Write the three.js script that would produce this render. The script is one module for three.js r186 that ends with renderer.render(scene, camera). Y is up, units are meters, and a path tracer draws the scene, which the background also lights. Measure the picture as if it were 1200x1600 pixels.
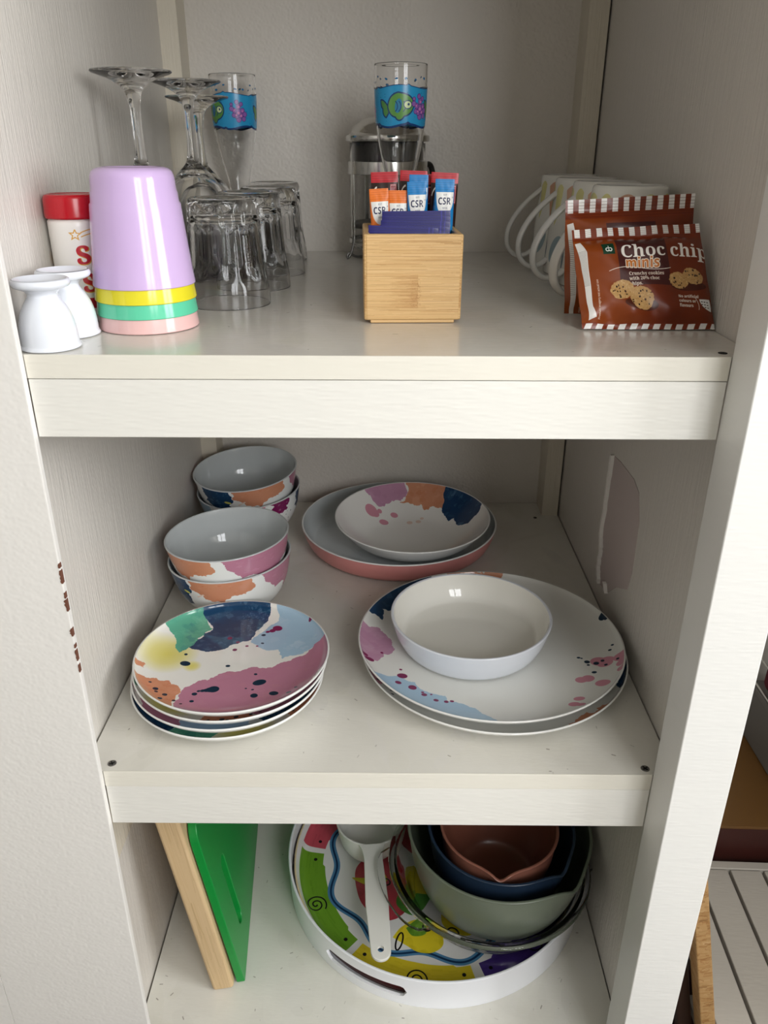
import * as THREE from 'three';
import { mergeGeometries, mergeVertices } from 'three/addons/utils/BufferGeometryUtils.js';
import { RoundedBoxGeometry } from 'three/addons/geometries/RoundedBoxGeometry.js';
import { RectAreaLightUniformsLib } from 'three/addons/lights/RectAreaLightUniformsLib.js';

// ---------------------------------------------------------------- camera, light, exposure
const scene = new THREE.Scene();
const camera = new THREE.PerspectiveCamera(65.763, 0.75, 0.02, 30);
const rad = Math.PI / 180;
camera.position.set(0.009, 0.1437, 0.5856);
camera.rotation.set(-24.92 * rad, 0.322 * rad, 0.153 * rad, 'YXZ');
const renderer = new THREE.WebGLRenderer();
renderer.toneMapping = THREE.LinearToneMapping;
renderer.toneMappingExposure = 0.74;
renderer.shadowMap.enabled = true;
RectAreaLightUniformsLib.init();
scene.background = new THREE.Color(0.75, 0.87, 1.0);
const FLOOR = -1.36, TOP = 1.2;                        // the room
const WIN = { x0: 0.45, x1: 1.25, y0: 0.05, y1: 1.1, z: 1.7 };        // window behind the photographer
const SIDE = { z0: 0.45, z1: 1.5, y0: -0.1, y1: 1.1, x: 2.0 };        // larger window in the right wall
const daylight = (strength, w, h, from, to) => {
  const l = new THREE.RectAreaLight(new THREE.Color(0.985, 0.99, 1.0), strength, w, h);
  l.position.set(...from); l.lookAt(...to); l.name = 'window_daylight'; scene.add(l);
};
{
  const y = (WIN.y0 + WIN.y1) / 2, half = (WIN.x1 - WIN.x0) / 2;
  for (const k of [0.25, 0.75]) { const x = WIN.x0 + 2 * half * k; daylight(15, half - 0.06, WIN.y1 - WIN.y0 - 0.1, [x, y, WIN.z + 0.015], [x, y, 0]); }
  const yy = (SIDE.y0 + SIDE.y1) / 2, hz = (SIDE.z1 - SIDE.z0) / 2;
  for (const k of [0.25, 0.75]) { const z = SIDE.z0 + 2 * hz * k; daylight(17, hz - 0.06, SIDE.y1 - SIDE.y0 - 0.1, [SIDE.x + 0.015, yy, z], [0, yy, z]); }
}

// ---------------------------------------------------------------- helpers
let seed = 7;
const rnd = () => { seed = (seed * 1664525 + 1013904223) % 4294967296; return seed / 4294967296; };
const rr = (a, b) => a + (b - a) * rnd();
const used = {};
function numbered(n) { const k = used[n] = (used[n] ?? -1) + 1; return k ? n + '_' + String(k).padStart(3, '0') : n; }
const V2 = (x, y) => new THREE.Vector2(x, y), V3 = (x, y, z) => new THREE.Vector3(x, y, z);
function tag(o, label, category, group) { o.userData.label = label; o.userData.category = category; if (group) o.userData.group = group; return o; }
function mesh(name, geo, mat, parent) {
  const g = Array.isArray(geo) ? merge(geo) : geo;
  const m = new THREE.Mesh(g, mat); m.name = parent ? name : numbered(name); m.castShadow = m.receiveShadow = true;
  (parent ?? scene).add(m); return m;
}
function merge(list) { return mergeGeometries(list.map((g) => { const h = g.index ? g.toNonIndexed() : g.clone(); for (const k of Object.keys(h.attributes)) if (!['position', 'normal', 'uv'].includes(k)) h.deleteAttribute(k); return h; })); }
function thing(name, label, category, [x, y, z] = [0, 0, 0], turn = 0, group) {
  const o = new THREE.Group(); o.name = numbered(name); scene.add(o); o.position.set(x, y, z); o.rotation.y = turn;
  return tag(o, label, category, group);
}
function copy(o, [x, y, z], turn, label) { const c = o.clone(); c.name = numbered(o.name.replace(/_\d+$/, '')); c.userData = { ...o.userData, label }; c.position.set(x, y, z); c.rotation.set(0, turn, 0); scene.add(c); return c; }
function struct(name, geo, mat, parent) { const m = mesh(name, geo, mat, parent); if (!parent) { m.name = name; m.userData.kind = 'structure'; } return m; }
// a box given by its bounds, uv in metres
function box(x0, x1, y0, y1, z0, z1, bevel = 0) {
  const w = x1 - x0, h = y1 - y0, d = z1 - z0;
  const g = bevel ? new RoundedBoxGeometry(w, h, d, 2, bevel) : new THREE.BoxGeometry(w, h, d);
  metreUV(g); g.translate((x0 + x1) / 2, (y0 + y1) / 2, (z0 + z1) / 2); return g;
}
function metreUV(g) {
  const p = g.attributes.position, n = g.attributes.normal, u = g.attributes.uv;
  for (let i = 0; i < p.count; i++) {
    const ax = Math.abs(n.getX(i)), ay = Math.abs(n.getY(i)), az = Math.abs(n.getZ(i));
    if (ax >= ay && ax >= az) u.setXY(i, p.getZ(i), p.getY(i)); else if (ay >= az) u.setXY(i, p.getX(i), p.getZ(i)); else u.setXY(i, p.getX(i), p.getY(i));
  }
  return g;
}
function lathe(pts, seg = 72, start = -Math.PI) { return new THREE.LatheGeometry(pts.map(([r, y]) => V2(Math.max(r, 1e-5), y)), seg, start); }
function smooth(pts, n = 40) { return new THREE.SplineCurve(pts.map(([r, y]) => V2(r, y))).getPoints(n).map((p) => [p.x, p.y]); }
function planarUV(g, R) { const p = g.attributes.position, u = g.attributes.uv; for (let i = 0; i < p.count; i++) u.setXY(i, 0.5 + p.getX(i) / (2 * R), 0.5 - p.getZ(i) / (2 * R)); return g; }
function moved(g, f) { const p = g.attributes.position; const v = V3(0, 0, 0); for (let i = 0; i < p.count; i++) { v.fromBufferAttribute(p, i); f(v); p.setXYZ(i, v.x, v.y, v.z); } g.computeVertexNormals(); return g; }
function tube(points, r, seg = 24, closed = false, rs = 8) { return new THREE.TubeGeometry(new THREE.CatmullRomCurve3(points.map((p) => V3(...p)), closed), seg, r, rs, closed); }
function band(points, w, t, bevel = 0.2) {   // a strap: rectangle w (across) by t swept along points in a plane, across = z
  const s = new THREE.Shape([V2(-t / 2, -w / 2), V2(t / 2, -w / 2), V2(t / 2, w / 2), V2(-t / 2, w / 2)]);
  return s;
}

// ---------------------------------------------------------------- textures
function noiseTile(n, cells, sx, sy, r) {     // tileable value noise on an n x n grid, cells x cells, stretched
  const cx = Math.max(1, Math.round(cells / sx)), cy = Math.max(1, Math.round(cells / sy)), g = [];
  for (let i = 0; i < cx * cy; i++) g.push(r());
  const out = new Float32Array(n * n), f = (t) => t * t * (3 - 2 * t);
  for (let y = 0; y < n; y++) for (let x = 0; x < n; x++) {
    const X = x / n * cx, Y = y / n * cy, i = Math.floor(X), j = Math.floor(Y), a = f(X - i), b = f(Y - j);
    const at = (p, q) => g[(q % cy) * cx + (p % cx)];
    out[y * n + x] = (at(i, j) * (1 - a) + at(i + 1, j) * a) * (1 - b) + (at(i, j + 1) * (1 - a) + at(i + 1, j + 1) * a) * b;
  }
  return out;
}
function greyTex(n, layers, repeat) {
  const acc = new Float32Array(n * n); let tot = 0;
  for (const [cells, sx, sy, w] of layers) { const t = noiseTile(n, cells, sx, sy, rnd); tot += w; for (let i = 0; i < acc.length; i++) acc[i] += t[i] * w; }
  const d = new Uint8Array(n * n * 4);
  for (let i = 0; i < acc.length; i++) { const v = Math.round(acc[i] / tot * 255); d.set([v, v, v, 255], i * 4); }
  const t = new THREE.DataTexture(d, n, n); t.wrapS = t.wrapT = THREE.RepeatWrapping; t.magFilter = THREE.LinearFilter; t.repeat.set(repeat, repeat); t.needsUpdate = true; return t;
}
function canvasTex(w, h, draw, wrap) {
  const c = document.createElement('canvas'); c.width = w; c.height = h; const x = c.getContext('2d'); draw(x, w, h);
  const t = new THREE.CanvasTexture(c); t.colorSpace = THREE.SRGBColorSpace; t.anisotropy = 8; if (wrap) t.wrapS = t.wrapT = THREE.RepeatWrapping; return t;
}
// a ragged painted patch: points in -1..1, drawn on a canvas of side s
function jagged(pts, rough, times = 4) {
  let p = pts.map((q) => [...q]);
  for (let k = 0; k < times; k++) {
    const o = [];
    for (let i = 0; i < p.length; i++) {
      const a = p[i], b = p[(i + 1) % p.length], l = Math.hypot(b[0] - a[0], b[1] - a[1]);
      o.push(a, [(a[0] + b[0]) / 2 + rr(-1, 1) * l * rough, (a[1] + b[1]) / 2 + rr(-1, 1) * l * rough]);
    }
    p = o;
  }
  return p;
}
const px = (s, v) => (v + 1) / 2 * s;
function patch(x, s, pts, color, { rough = 0.16, mottle = [], n = 60, clipAlpha = 0.35, times = 4, size = 0.1 } = {}) {
  const p = jagged(pts, rough * 1.35, times + 1);
  x.save(); x.beginPath(); p.forEach(([u, v], i) => (i ? x.lineTo(px(s, u), px(s, v)) : x.moveTo(px(s, u), px(s, v)))); x.closePath();
  x.fillStyle = color; x.fill(); x.clip();
  const us = pts.map((q) => q[0]), vs = pts.map((q) => q[1]);
  if (mottle.length) for (let i = 0; i < n; i++) {
    x.globalAlpha = rr(0.05, clipAlpha); x.fillStyle = mottle[Math.floor(rnd() * mottle.length)];
    const cx = rr(Math.min(...us), Math.max(...us)), cy = rr(Math.min(...vs), Math.max(...vs)), R = rr(0.15, 1) * size;
    const q = jagged([[cx - R, cy], [cx, cy - R * rr(0.3, 1)], [cx + R, cy], [cx, cy + R * rr(0.3, 1)]], 0.3, 3);
    x.beginPath(); q.forEach(([u, v], k) => (k ? x.lineTo(px(s, u), px(s, v)) : x.moveTo(px(s, u), px(s, v)))); x.fill();
  }
  x.restore();
}
function spots(x, s, list, color, stretch = 1.15) { x.fillStyle = color; for (const [u, v, r] of list) { x.beginPath(); x.ellipse(px(s, u), px(s, v), r * s / 2 * stretch, r * s / 2 * rr(0.85, 1.2), rr(-0.4, 0.4), 0, 7); x.fill(); } }
function soft(x, s, list, rgb) { for (const [u, v, r] of list) { const g = x.createRadialGradient(px(s, u), px(s, v), 0, px(s, u), px(s, v), r * s / 2 * 2); g.addColorStop(0, `rgba(${rgb},0.95)`); g.addColorStop(0.5, `rgba(${rgb},0.7)`); g.addColorStop(1, `rgba(${rgb},0)`); x.fillStyle = g; x.fillRect(0, 0, s, s); } }
const C = { navy: '#1d4266', navy2: '#3d6488', ink: '#1c3145', green: '#62ad93', lblue: '#a9c6dc', pink: '#bf8299', mauve: '#c391ad', orange: '#d2906f', yellow: '226,214,110', maroon: '#7e1f50', white: '#eeece6', rose: '#d492a2' };

// ---------------------------------------------------------------- materials
const std = (o) => new THREE.MeshStandardMaterial(o), phys = (o) => new THREE.MeshPhysicalMaterial(o);
const streakBump = greyTex(512, [[256, 0.9, 30, 1], [128, 1, 14, 0.8], [40, 1, 4, 0.6], [256, 1, 3, 0.6]], 1 / 0.30);
const plasterBump = greyTex(512, [[110, 1, 1, 1], [60, 1, 1, 0.9], [20, 1, 1, 0.7]], 1 / 0.28);
const faintBump = greyTex(512, [[180, 6, 1, 1], [60, 8, 1, 0.8], [24, 1, 1, 0.5]], 1 / 0.30);
const M = {
  inner: std({ color: '#d8d3cb', roughness: 0.42, bumpMap: streakBump, bumpScale: 0.0006 }),
  back: std({ color: '#d8d2c9', roughness: 0.45, bumpMap: plasterBump, bumpScale: 0.0007 }),
  plaster: std({ color: '#eae7e2', roughness: 0.55, bumpMap: plasterBump, bumpScale: 0.0003 }),
  gloss: std({ color: '#e3e2de', roughness: 0.4, bumpMap: faintBump, bumpScale: 0.0002 }),
  rail: std({ color: '#e9e7e0', roughness: 0.4, bumpMap: faintBump, bumpScale: 0.0003 }),
  cream: std({ color: '#e7e3d7', roughness: 0.4, bumpMap: faintBump, bumpScale: 0.00025 }),
  trim: std({ color: '#d8d0bf', roughness: 0.45, bumpMap: streakBump, bumpScale: 0.0006 }),
  room: std({ color: '#dedbd4', roughness: 0.9 }),
  floor: std({ color: '#33261c', roughness: 0.6 }),
  porcelain: phys({ color: '#ebebe8', roughness: 0.05, specularIntensity: 1 }),
  bluewhite: phys({ color: '#e4e8f0', roughness: 0.07 }),
  greyglaze: phys({ color: '#c9cecf', roughness: 0.04 }),
  glass: phys({ color: '#ffffff', roughness: 0.0, transmission: 1, thickness: 0.01, ior: 1.36 }),
  chrome: std({ color: '#c9c8c4', metalness: 1, roughness: 0.16 }),
  steel: std({ color: '#7d7b78', metalness: 0.9, roughness: 0.4 }),
  dark: std({ color: '#0d0c0b', roughness: 0.8 }),
};

// ---------------------------------------------------------------- the setting
const H = 0.265, XL = -0.2865, XR = 0.2878, ZB = -0.6376, Y2 = -0.4059, Y3 = -0.814, CEIL = 0.42;
struct('wall_back', box(-0.42, 0.42, FLOOR, CEIL + 0.05, ZB - 0.06, ZB), M.back);
struct('wall_left', box(-0.42, XL, FLOOR, CEIL + 0.05, ZB, 0), M.inner);
const wallRight = struct('wall_right', box(XR, 0.3164, FLOOR, CEIL + 0.05, ZB, 0), M.inner);
struct('ceiling_1', box(XL, XR, CEIL, CEIL + 0.05, ZB, 0), M.inner);
const front = struct('wall_front', [box(-1.7, -0.42, FLOOR, TOP, -0.1, 0.0073), box(-0.42, -H, FLOOR, TOP, 0, 0.0073, 0.0012), box(-H, 0.3164, CEIL, TOP, -0.05, 0.0073)], M.plaster);
struct('trim_1', box(H, 0.3164, FLOOR, CEIL, 0, 0.0453, 0.0012), M.gloss);
struct('trim_2', box(XL, -0.2625, 0, CEIL, ZB, -0.59), M.trim);
struct('trim_3', box(0.2597, XR - 0.0028, 0, CEIL, ZB, -0.587), M.trim);
struct('trim_4', box(XL, -0.2625, Y2, -0.018, ZB, -0.59), M.trim);
struct('trim_5', box(0.2597, XR - 0.0028, Y2, -0.018, ZB, -0.587), M.trim);
struct('trim_6', box(XL, XL + 0.0025, -0.567, -0.4243, -0.12, -0.0005), M.trim);
struct('trim_7', box(-H, H, FLOOR, Y3 - 0.018, -0.02, 0), M.rail);      // rail under the lowest shelf
// the room round the cupboard
struct('floor', box(-1.8, SIDE.x + 0.12, FLOOR - 0.1, FLOOR, ZB - 0.1, WIN.z + 0.12), M.floor);
struct('ceiling', box(-1.8, SIDE.x + 0.12, TOP, TOP + 0.1, ZB - 0.1, WIN.z + 0.12), M.room);
struct('wall_far_left', box(-1.8, -1.7, FLOOR, TOP, -0.1, WIN.z), M.room);
{
  const a = SIDE.x, b = SIDE.x + 0.12;
  struct('wall_far_right', [box(a, b, FLOOR, TOP, ZB - 0.06, SIDE.z0), box(a, b, FLOOR, TOP, SIDE.z1, WIN.z), box(a, b, FLOOR, SIDE.y0, SIDE.z0, SIDE.z1), box(a, b, SIDE.y1, TOP, SIDE.z0, SIDE.z1)], M.room);
  const zm = (SIDE.z0 + SIDE.z1) / 2, c = a - 0.01, d = a + 0.01;
  struct('window_2', [box(c, d, SIDE.y0, SIDE.y1, SIDE.z0, SIDE.z0 + 0.03), box(c, d, SIDE.y0, SIDE.y1, SIDE.z1 - 0.03, SIDE.z1), box(c, d, SIDE.y0, SIDE.y1, zm - 0.03, zm + 0.03), box(c, d, SIDE.y0, SIDE.y0 + 0.05, SIDE.z0, SIDE.z1), box(c, d, SIDE.y1 - 0.05, SIDE.y1, SIDE.z0, SIDE.z1)], M.gloss);
}
struct('wall_alcove', box(0.42, SIDE.x, FLOOR, TOP, ZB - 0.06, ZB), M.room);
struct('wall_header', box(-0.42, 0.42, CEIL + 0.05, TOP, ZB - 0.06, ZB), M.room);
struct('wall_nook', box(0.74, 0.82, FLOOR, TOP, ZB, 0.12), M.room);
struct('wall_window', [box(-1.8, WIN.x0, FLOOR, TOP, WIN.z, WIN.z + 0.12), box(WIN.x1, SIDE.x + 0.12, FLOOR, TOP, WIN.z, WIN.z + 0.12), box(WIN.x0, WIN.x1, FLOOR, WIN.y0, WIN.z, WIN.z + 0.12), box(WIN.x0, WIN.x1, WIN.y1, TOP, WIN.z, WIN.z + 0.12)], M.room);
{
  const xm = (WIN.x0 + WIN.x1) / 2, w = struct('window_1', [box(WIN.x0, WIN.x0 + 0.03, WIN.y0, WIN.y1, WIN.z - 0.01, WIN.z + 0.01), box(WIN.x1 - 0.03, WIN.x1, WIN.y0, WIN.y1, WIN.z - 0.01, WIN.z + 0.01),
    box(WIN.x0, WIN.x1, WIN.y0, WIN.y0 + 0.05, WIN.z - 0.01, WIN.z + 0.01), box(WIN.x0, WIN.x1, WIN.y1 - 0.05, WIN.y1, WIN.z - 0.01, WIN.z + 0.01), box(xm - 0.03, xm + 0.03, WIN.y0, WIN.y1, WIN.z - 0.01, WIN.z + 0.01)], M.gloss);
}
// chipped paint on the left corner, brown wood showing
{
  const brown = std({ color: '#6e4433', roughness: 0.85 });
  for (const [y, h, w] of [[-0.1762, 0.0042, 0.0022], [-0.1869, 0.0125, 0.0026], [-0.2049, 0.0055, 0.0014], [-0.2147, 0.0115, 0.0032], [-0.242, 0.0078, 0.0032], [-0.2564, 0.0038, 0.0012], [-0.2661, 0.0111, 0.0016], [-0.28, 0.008, 0.0014]]) {
    const pts = []; const n = 7;
    for (let i = 0; i <= n; i++) pts.push(V2(-w * 0.6 * rr(0.4, 1.1) * (i % n ? 1 : 0.5), h / 2 - h * i / n));
    pts.push(V2(0.0004, -h / 2), V2(0.0004, h / 2));
    const g = new THREE.ExtrudeGeometry(new THREE.Shape(pts), { depth: 0.004, bevelEnabled: false }); g.translate(-H, y, 0.0037);
    mesh('paint_chip', g, brown, front);
  }
}
// torn patch on the right inner wall
{
  const sh = (pts, d = 0.0006) => { const g = new THREE.ExtrudeGeometry(new THREE.Shape(pts.map(([a, b]) => V2(a, b))), { depth: d, bevelEnabled: false }); g.rotateY(-Math.PI / 2); g.translate(XR, 0, 0); return g; };
  mesh('bare_patch', sh([[-0.331, -0.204], [-0.303, -0.201], [-0.245, -0.2], [-0.222, -0.207], [-0.208, -0.235], [-0.206, -0.30], [-0.213, -0.325], [-0.255, -0.347], [-0.284, -0.372], [-0.318, -0.379], [-0.328, -0.360], [-0.326, -0.335], [-0.336, -0.315]]), std({ color: '#c3b6b2', roughness: 0.75 }), wallRight);
  const torn = std({ color: '#f4f1ec', roughness: 0.8 });
  const edge = (list, w) => { const a = [], b = []; for (const [z, y] of list) { const j = rr(0.5, 1.3); a.push([z - w * j, y]); b.unshift([z + w * rr(0.5, 1.2), y]); } return sh([...a, ...b], 0.0048); };
  const line = []; const key = [[-0.331, -0.203], [-0.3325, -0.25], [-0.336, -0.315], [-0.327, -0.334], [-0.329, -0.361], [-0.318, -0.380]];
  for (let i = 0; i < key.length - 1; i++) for (let k = 0; k < 7; k++) line.push([key[i][0] + (key[i + 1][0] - key[i][0]) * k / 7 + rr(-0.0012, 0.0012), key[i][1] + (key[i + 1][1] - key[i][1]) * k / 7]);
  mesh('torn_edge', edge(line, 0.0032), torn, wallRight);
  mesh('torn_edge', edge([[-0.292, -0.362], [-0.288, -0.366], [-0.284, -0.371]], 0.003), torn, wallRight);
}

// ---------------------------------------------------------------- shelves
const scuff = (base, list, n) => canvasTex(1024, 1024, (x, s) => {
  x.fillStyle = base; x.fillRect(0, 0, s, s);
  for (let i = 0; i < 500; i++) { x.globalAlpha = rr(0.01, 0.035); x.fillStyle = rnd() > 0.5 ? '#8d8472' : '#fbfaf5'; x.beginPath(); x.ellipse(rr(0, s), rr(0, s), rr(10, 70), rr(5, 30), rr(0, 3), 0, 7); x.fill(); }
  for (let i = 0; i < n; i++) { x.globalAlpha = rr(0.15, 0.75); x.strokeStyle = '#4a4238'; x.lineWidth = rr(0.6, 1.6); const a = rr(0, s), b = rr(0.45 * s, s), l = rr(1, 9), t = rr(0, 6.3); x.beginPath(); x.moveTo(a, b); x.lineTo(a + l * Math.cos(t), b + l * Math.sin(t)); x.stroke(); }
});
function shelf(label, y, tint, railH, flecks, screws) {
  const t = thing('cupboard_shelf', label, 'shelf', [0, y, 0]);
  const W = XR - XL - 0.003, g = box(XL + 0.0024, XR - 0.0018, -0.018, 0, ZB + 0.001, -0.001), p = g.attributes.position, u = g.attributes.uv;
  for (let i = 0; i < p.count; i++) u.setXY(i, (p.getX(i) - XL) / W, -p.getZ(i) / 0.6376 < 0 ? 0 : 1 + p.getZ(i) / 0.6376 * 1);
  for (let i = 0; i < p.count; i++) u.setY(i, 1 - (1 + p.getZ(i) / 0.6376));
  mesh('shelf_board', g, std({ map: scuff(tint, [], flecks), roughness: 0.2, bumpMap: faintBump, bumpScale: 0.0001 }), t);
  mesh('edge_strip', box(-H + 0.0004, H - 0.0004, -0.0182, 0.0002, -0.001, 0.0006, 0.0005), M.cream, t);
  mesh('front_rail', box(-H + 0.0004, H - 0.0004, -railH, -0.0187, -0.018, 0.0002, 0.0006), M.rail, t);
  for (const [sx, sz, r, dark] of screws) {
    const head = mesh('screw', lathe([[0, -0.0002], [r * 0.3, -0.0001], [r * 0.75, 0.0003], [r, 0.0001], [r * 1.02, -0.0003]], 20), dark ? M.dark : M.steel, t); head.position.set(sx, 0.0003, sz);
    if (!dark) { const c = mesh('cross_slot', [box(-r * 0.7, r * 0.7, 0, 0.0004, -r * 0.12, r * 0.12), box(-r * 0.12, r * 0.12, 0, 0.0004, -r * 0.7, r * 0.7)], M.dark, head); c.position.y = 0.0002; c.rotation.y = 0.6; }
  }
  return t;
}
shelf('white painted top shelf holding cups, glasses and cookie bags', 0, '#d8d4cb', 0.065, 40, [[0.2629, -0.0133, 0.0034, true]]);
shelf('white painted middle shelf holding stacked plates and bowls', Y2, '#dcd9d0', 0.0665, 110, [[-0.2594, -0.011, 0.0042, false], [0.26, -0.0087, 0.0042, false], [0.2477, -0.578, 0.0028, true]]);
shelf('white painted bottom shelf holding the round tray and boards', Y3, '#dedcd3', 0.06, 160, []);

// ================================================================ TOP SHELF
// ---- egg cups, upside down
{
  const out = smooth([[0.0218, 0.0004], [0.0229, 0.0014], [0.0222, 0.0034], [0.0217, 0.0045], [0.0214, 0.012], [0.0203, 0.02], [0.0181, 0.0275], [0.0147, 0.0338], [0.0117, 0.0382], [0.0113, 0.0412], [0.0145, 0.044], [0.0198, 0.0462], [0.0214, 0.0487], [0.0208, 0.0512], [0.0194, 0.0522]], 60);
  const top = smooth([[0.0194, 0.0522], [0.018, 0.0512], [0.013, 0.0484], [0.006, 0.0468], [0, 0.0466]], 16).slice(1);
  const inn = smooth([[0, 0.031], [0.009, 0.029], [0.016, 0.02], [0.019, 0.008], [0.0196, 0.0008], [0.0218, 0.0004]], 30);
  const t = thing('egg_cup', 'white egg cup upside down at the front left shelf edge', 'egg cup', [-0.2528, 0, -0.024], 0);
  mesh('cup', lathe([...inn, ...out.slice(1)], 64), M.bluewhite, t); mesh('foot', lathe([...out.slice(-3), ...top], 64), M.bluewhite, t);
  copy(t, [-0.2535, 0, -0.0705], 0.5, 'white egg cup upside down behind the front one, before the salt shaker');
}
// ---- salt shaker with red cap
{
  const label = canvasTex(1024, 640, (x, w, h) => {
    x.fillStyle = '#f3f0ea'; x.fillRect(0, 0, w, h);
    x.textAlign = 'left'; x.fillStyle = '#c01a2c';
    const word = (s, X, Y, f, st) => { x.save(); x.translate(X, Y); x.rotate(-0.03); x.font = 'bold ' + f + 'px serif'; x.lineWidth = 9; x.strokeStyle = '#d9a63c'; x.strokeText(s, 3, 4); x.lineWidth = 5; x.strokeStyle = '#c01a2c'; x.strokeText(s, 0, 0); x.fillStyle = '#c01a2c'; x.fillText(s, 0, 0); x.restore(); };
    word('SAXA', 508, 268, 150); word('SALT', 522, 440, 150);
    x.fillStyle = '#c01a2c'; x.fillRect(545, 480, 330, 66); x.fillStyle = '#f5efe6'; x.font = 'bold 58px sans-serif'; x.fillText('TABLE', 580, 534);
    x.strokeStyle = '#dba545'; x.lineWidth = 6; x.beginPath(); for (let i = 0; i <= 10; i++) { const r = i % 2 ? 14 : 32, a = i * Math.PI / 5 - 1.5; x.lineTo(518 + r * Math.cos(a), 92 + r * Math.sin(a)); } x.stroke();
    x.beginPath(); x.moveTo(550, 80); x.quadraticCurveTo(640, 40, 760, 70); x.moveTo(550, 105); x.quadraticCurveTo(640, 66, 760, 96); x.stroke();
    x.fillStyle = '#e0b050'; x.beginPath(); x.ellipse(240, 250, 26, 40, 0, 0, 7); x.fill();
  });
  const R = 0.0232, t = thing('salt_shaker', 'white salt shaker with red cap behind the egg cups', 'salt shaker', [-0.2615, 0, -0.1375], 0.22);
  const body = [[0, 0.0005], [R - 0.002, 0.0005], [R, 0.003]]; for (let i = 1; i <= 20; i++) body.push([R, 0.003 + 0.0805 * i / 20]); body.push([R - 0.002, 0.086]);
  const g = lathe(body, 64), p = g.attributes.position, u = g.attributes.uv; for (let i = 0; i < p.count; i++) u.setY(i, p.getY(i) / 0.086);
  mesh('body', g, phys({ map: label, roughness: 0.28 }), t);
  mesh('cap', lathe([[R - 0.001, 0.0855], [R + 0.0012, 0.086], [R + 0.0014, 0.0875], [R + 0.0008, 0.1015], [R - 0.0006, 0.1042], [R - 0.003, 0.105], [R - 0.005, 0.1042], [0, 0.104]], 64), phys({ color: '#bd0c20', roughness: 0.22 }), t);
}
// ---- stacked plastic tumblers
{
  const hgt = 0.0913, o = [];
  const rim = 0.042; o.push([rim - 0.0013, 0.0003], [rim, 0.0002], [rim + 0.0003, 0.001]);
  const out = (y) => rim - (y / hgt) * 0.0084;
  for (const y of [0.01, 0.02, 0.03, 0.04, 0.05, 0.058]) o.push([out(y), y]);
  o.push([out(0.0635), 0.0635], [out(0.0642) - 0.0009, 0.0648], [out(0.0725) - 0.0009, 0.0725], [out(0.0735) - 0.0016, 0.0739], [0.0334, 0.0805], [0.0329, 0.0845], [0.0316, 0.0878], [0.0292, 0.0898], [0.0262, 0.0908], [0.0235, hgt], [0.022, 0.0908], [0.021, 0.0902], [0, 0.0899]);
  const th = 0.0007, inn = [[0, 0.0891], [0.021, 0.0893], [0.0262, 0.0898], [0.0308, 0.0875], [0.0322, 0.084], [0.033, 0.08], [out(0.0725) - 0.0006 - th, 0.0725], [out(0.06) - th, 0.06]];
  for (const y of [0.045, 0.03, 0.015, 0.002]) inn.push([out(y) - th, y]); inn.push([rim - 0.0013, 0.0003]);
  const geo = lathe([...inn, ...o.slice(1)], 80);
  const cols = [['#e6bcb9', 'pale pink plastic tumbler at the bottom of the upturned stack'], ['#5fc9a2', 'mint green plastic tumbler between the yellow and pink ones'], ['#e0d42e', 'yellow plastic tumbler directly under the lilac one'], ['#cdb2de', 'tall lilac plastic tumbler on top of the upturned stack']];
  cols.forEach(([c, l], i) => { const m = mesh('plastic_tumbler', geo, phys({ color: c, roughness: 0.13 }), null); m.position.set(-0.1993, i * 0.0118 + 0.0002, -0.108); tag(m, l, 'tumbler', 'stacked plastic tumblers'); });
}
// ---- wine glasses, upside down
{
  const Ht = 0.206, bowl = 0.0335, fl = 0.0376;
  const mk = (Ht, bw) => {
    const k = Ht / 0.206;
    const out = smooth([[0.0295, 0.0005], [0.034 * bw, 0.028], [0.0357 * bw, 0.056], [0.0335 * bw, 0.082], [0.0275 * bw, 0.1], [0.0185, 0.1125], [0.0105, 0.1205], [0.0066, 0.127], [0.0052, 0.136], [0.0046, 0.148], [0.0047, 0.165], [0.0056, 0.178], [0.0078, 0.187], [0.0125, 0.193], [0.022, 0.1985], [fl - 0.0015, 0.2034]], 90);
    const foot = [[fl, 0.2045], [fl - 0.0004, 0.2058], [fl - 0.0015, 0.206], [0.024, 0.2046], [0.013, 0.2032], [0.006, 0.2026], [0, 0.2025]];
    const inn = smooth([[0, 0.1135], [0.008, 0.1115], [0.0165, 0.1075], [0.025 * bw, 0.0985], [0.0315 * bw, 0.082], [0.0342 * bw, 0.056], [0.0326 * bw, 0.028], [0.0283, 0.0007]], 40);
    return lathe([...inn, ...out, ...foot].map(([r, y]) => [r, y * k]), 72);
  };
  const a = mk(0.206, 1), b = mk(0.195, 1.05);
  const put = (g, p, l) => { const m = mesh('wine_glass', g, M.glass, null); m.position.set(...p); tag(m, l, 'wine glass', 'upturned wine glasses'); };
  put(a, [-0.2348, 0.0002, -0.262], 'clear wine glass upside down, stem rising behind the lilac tumbler');
  put(a, [-0.2135, 0.0002, -0.392], 'clear upturned wine glass, bowl showing right of the lilac tumbler');
  put(b, [-0.2225, 0.0002, -0.482], 'clear upturned wine glass farthest back, mostly hidden by another stem');
}
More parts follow.
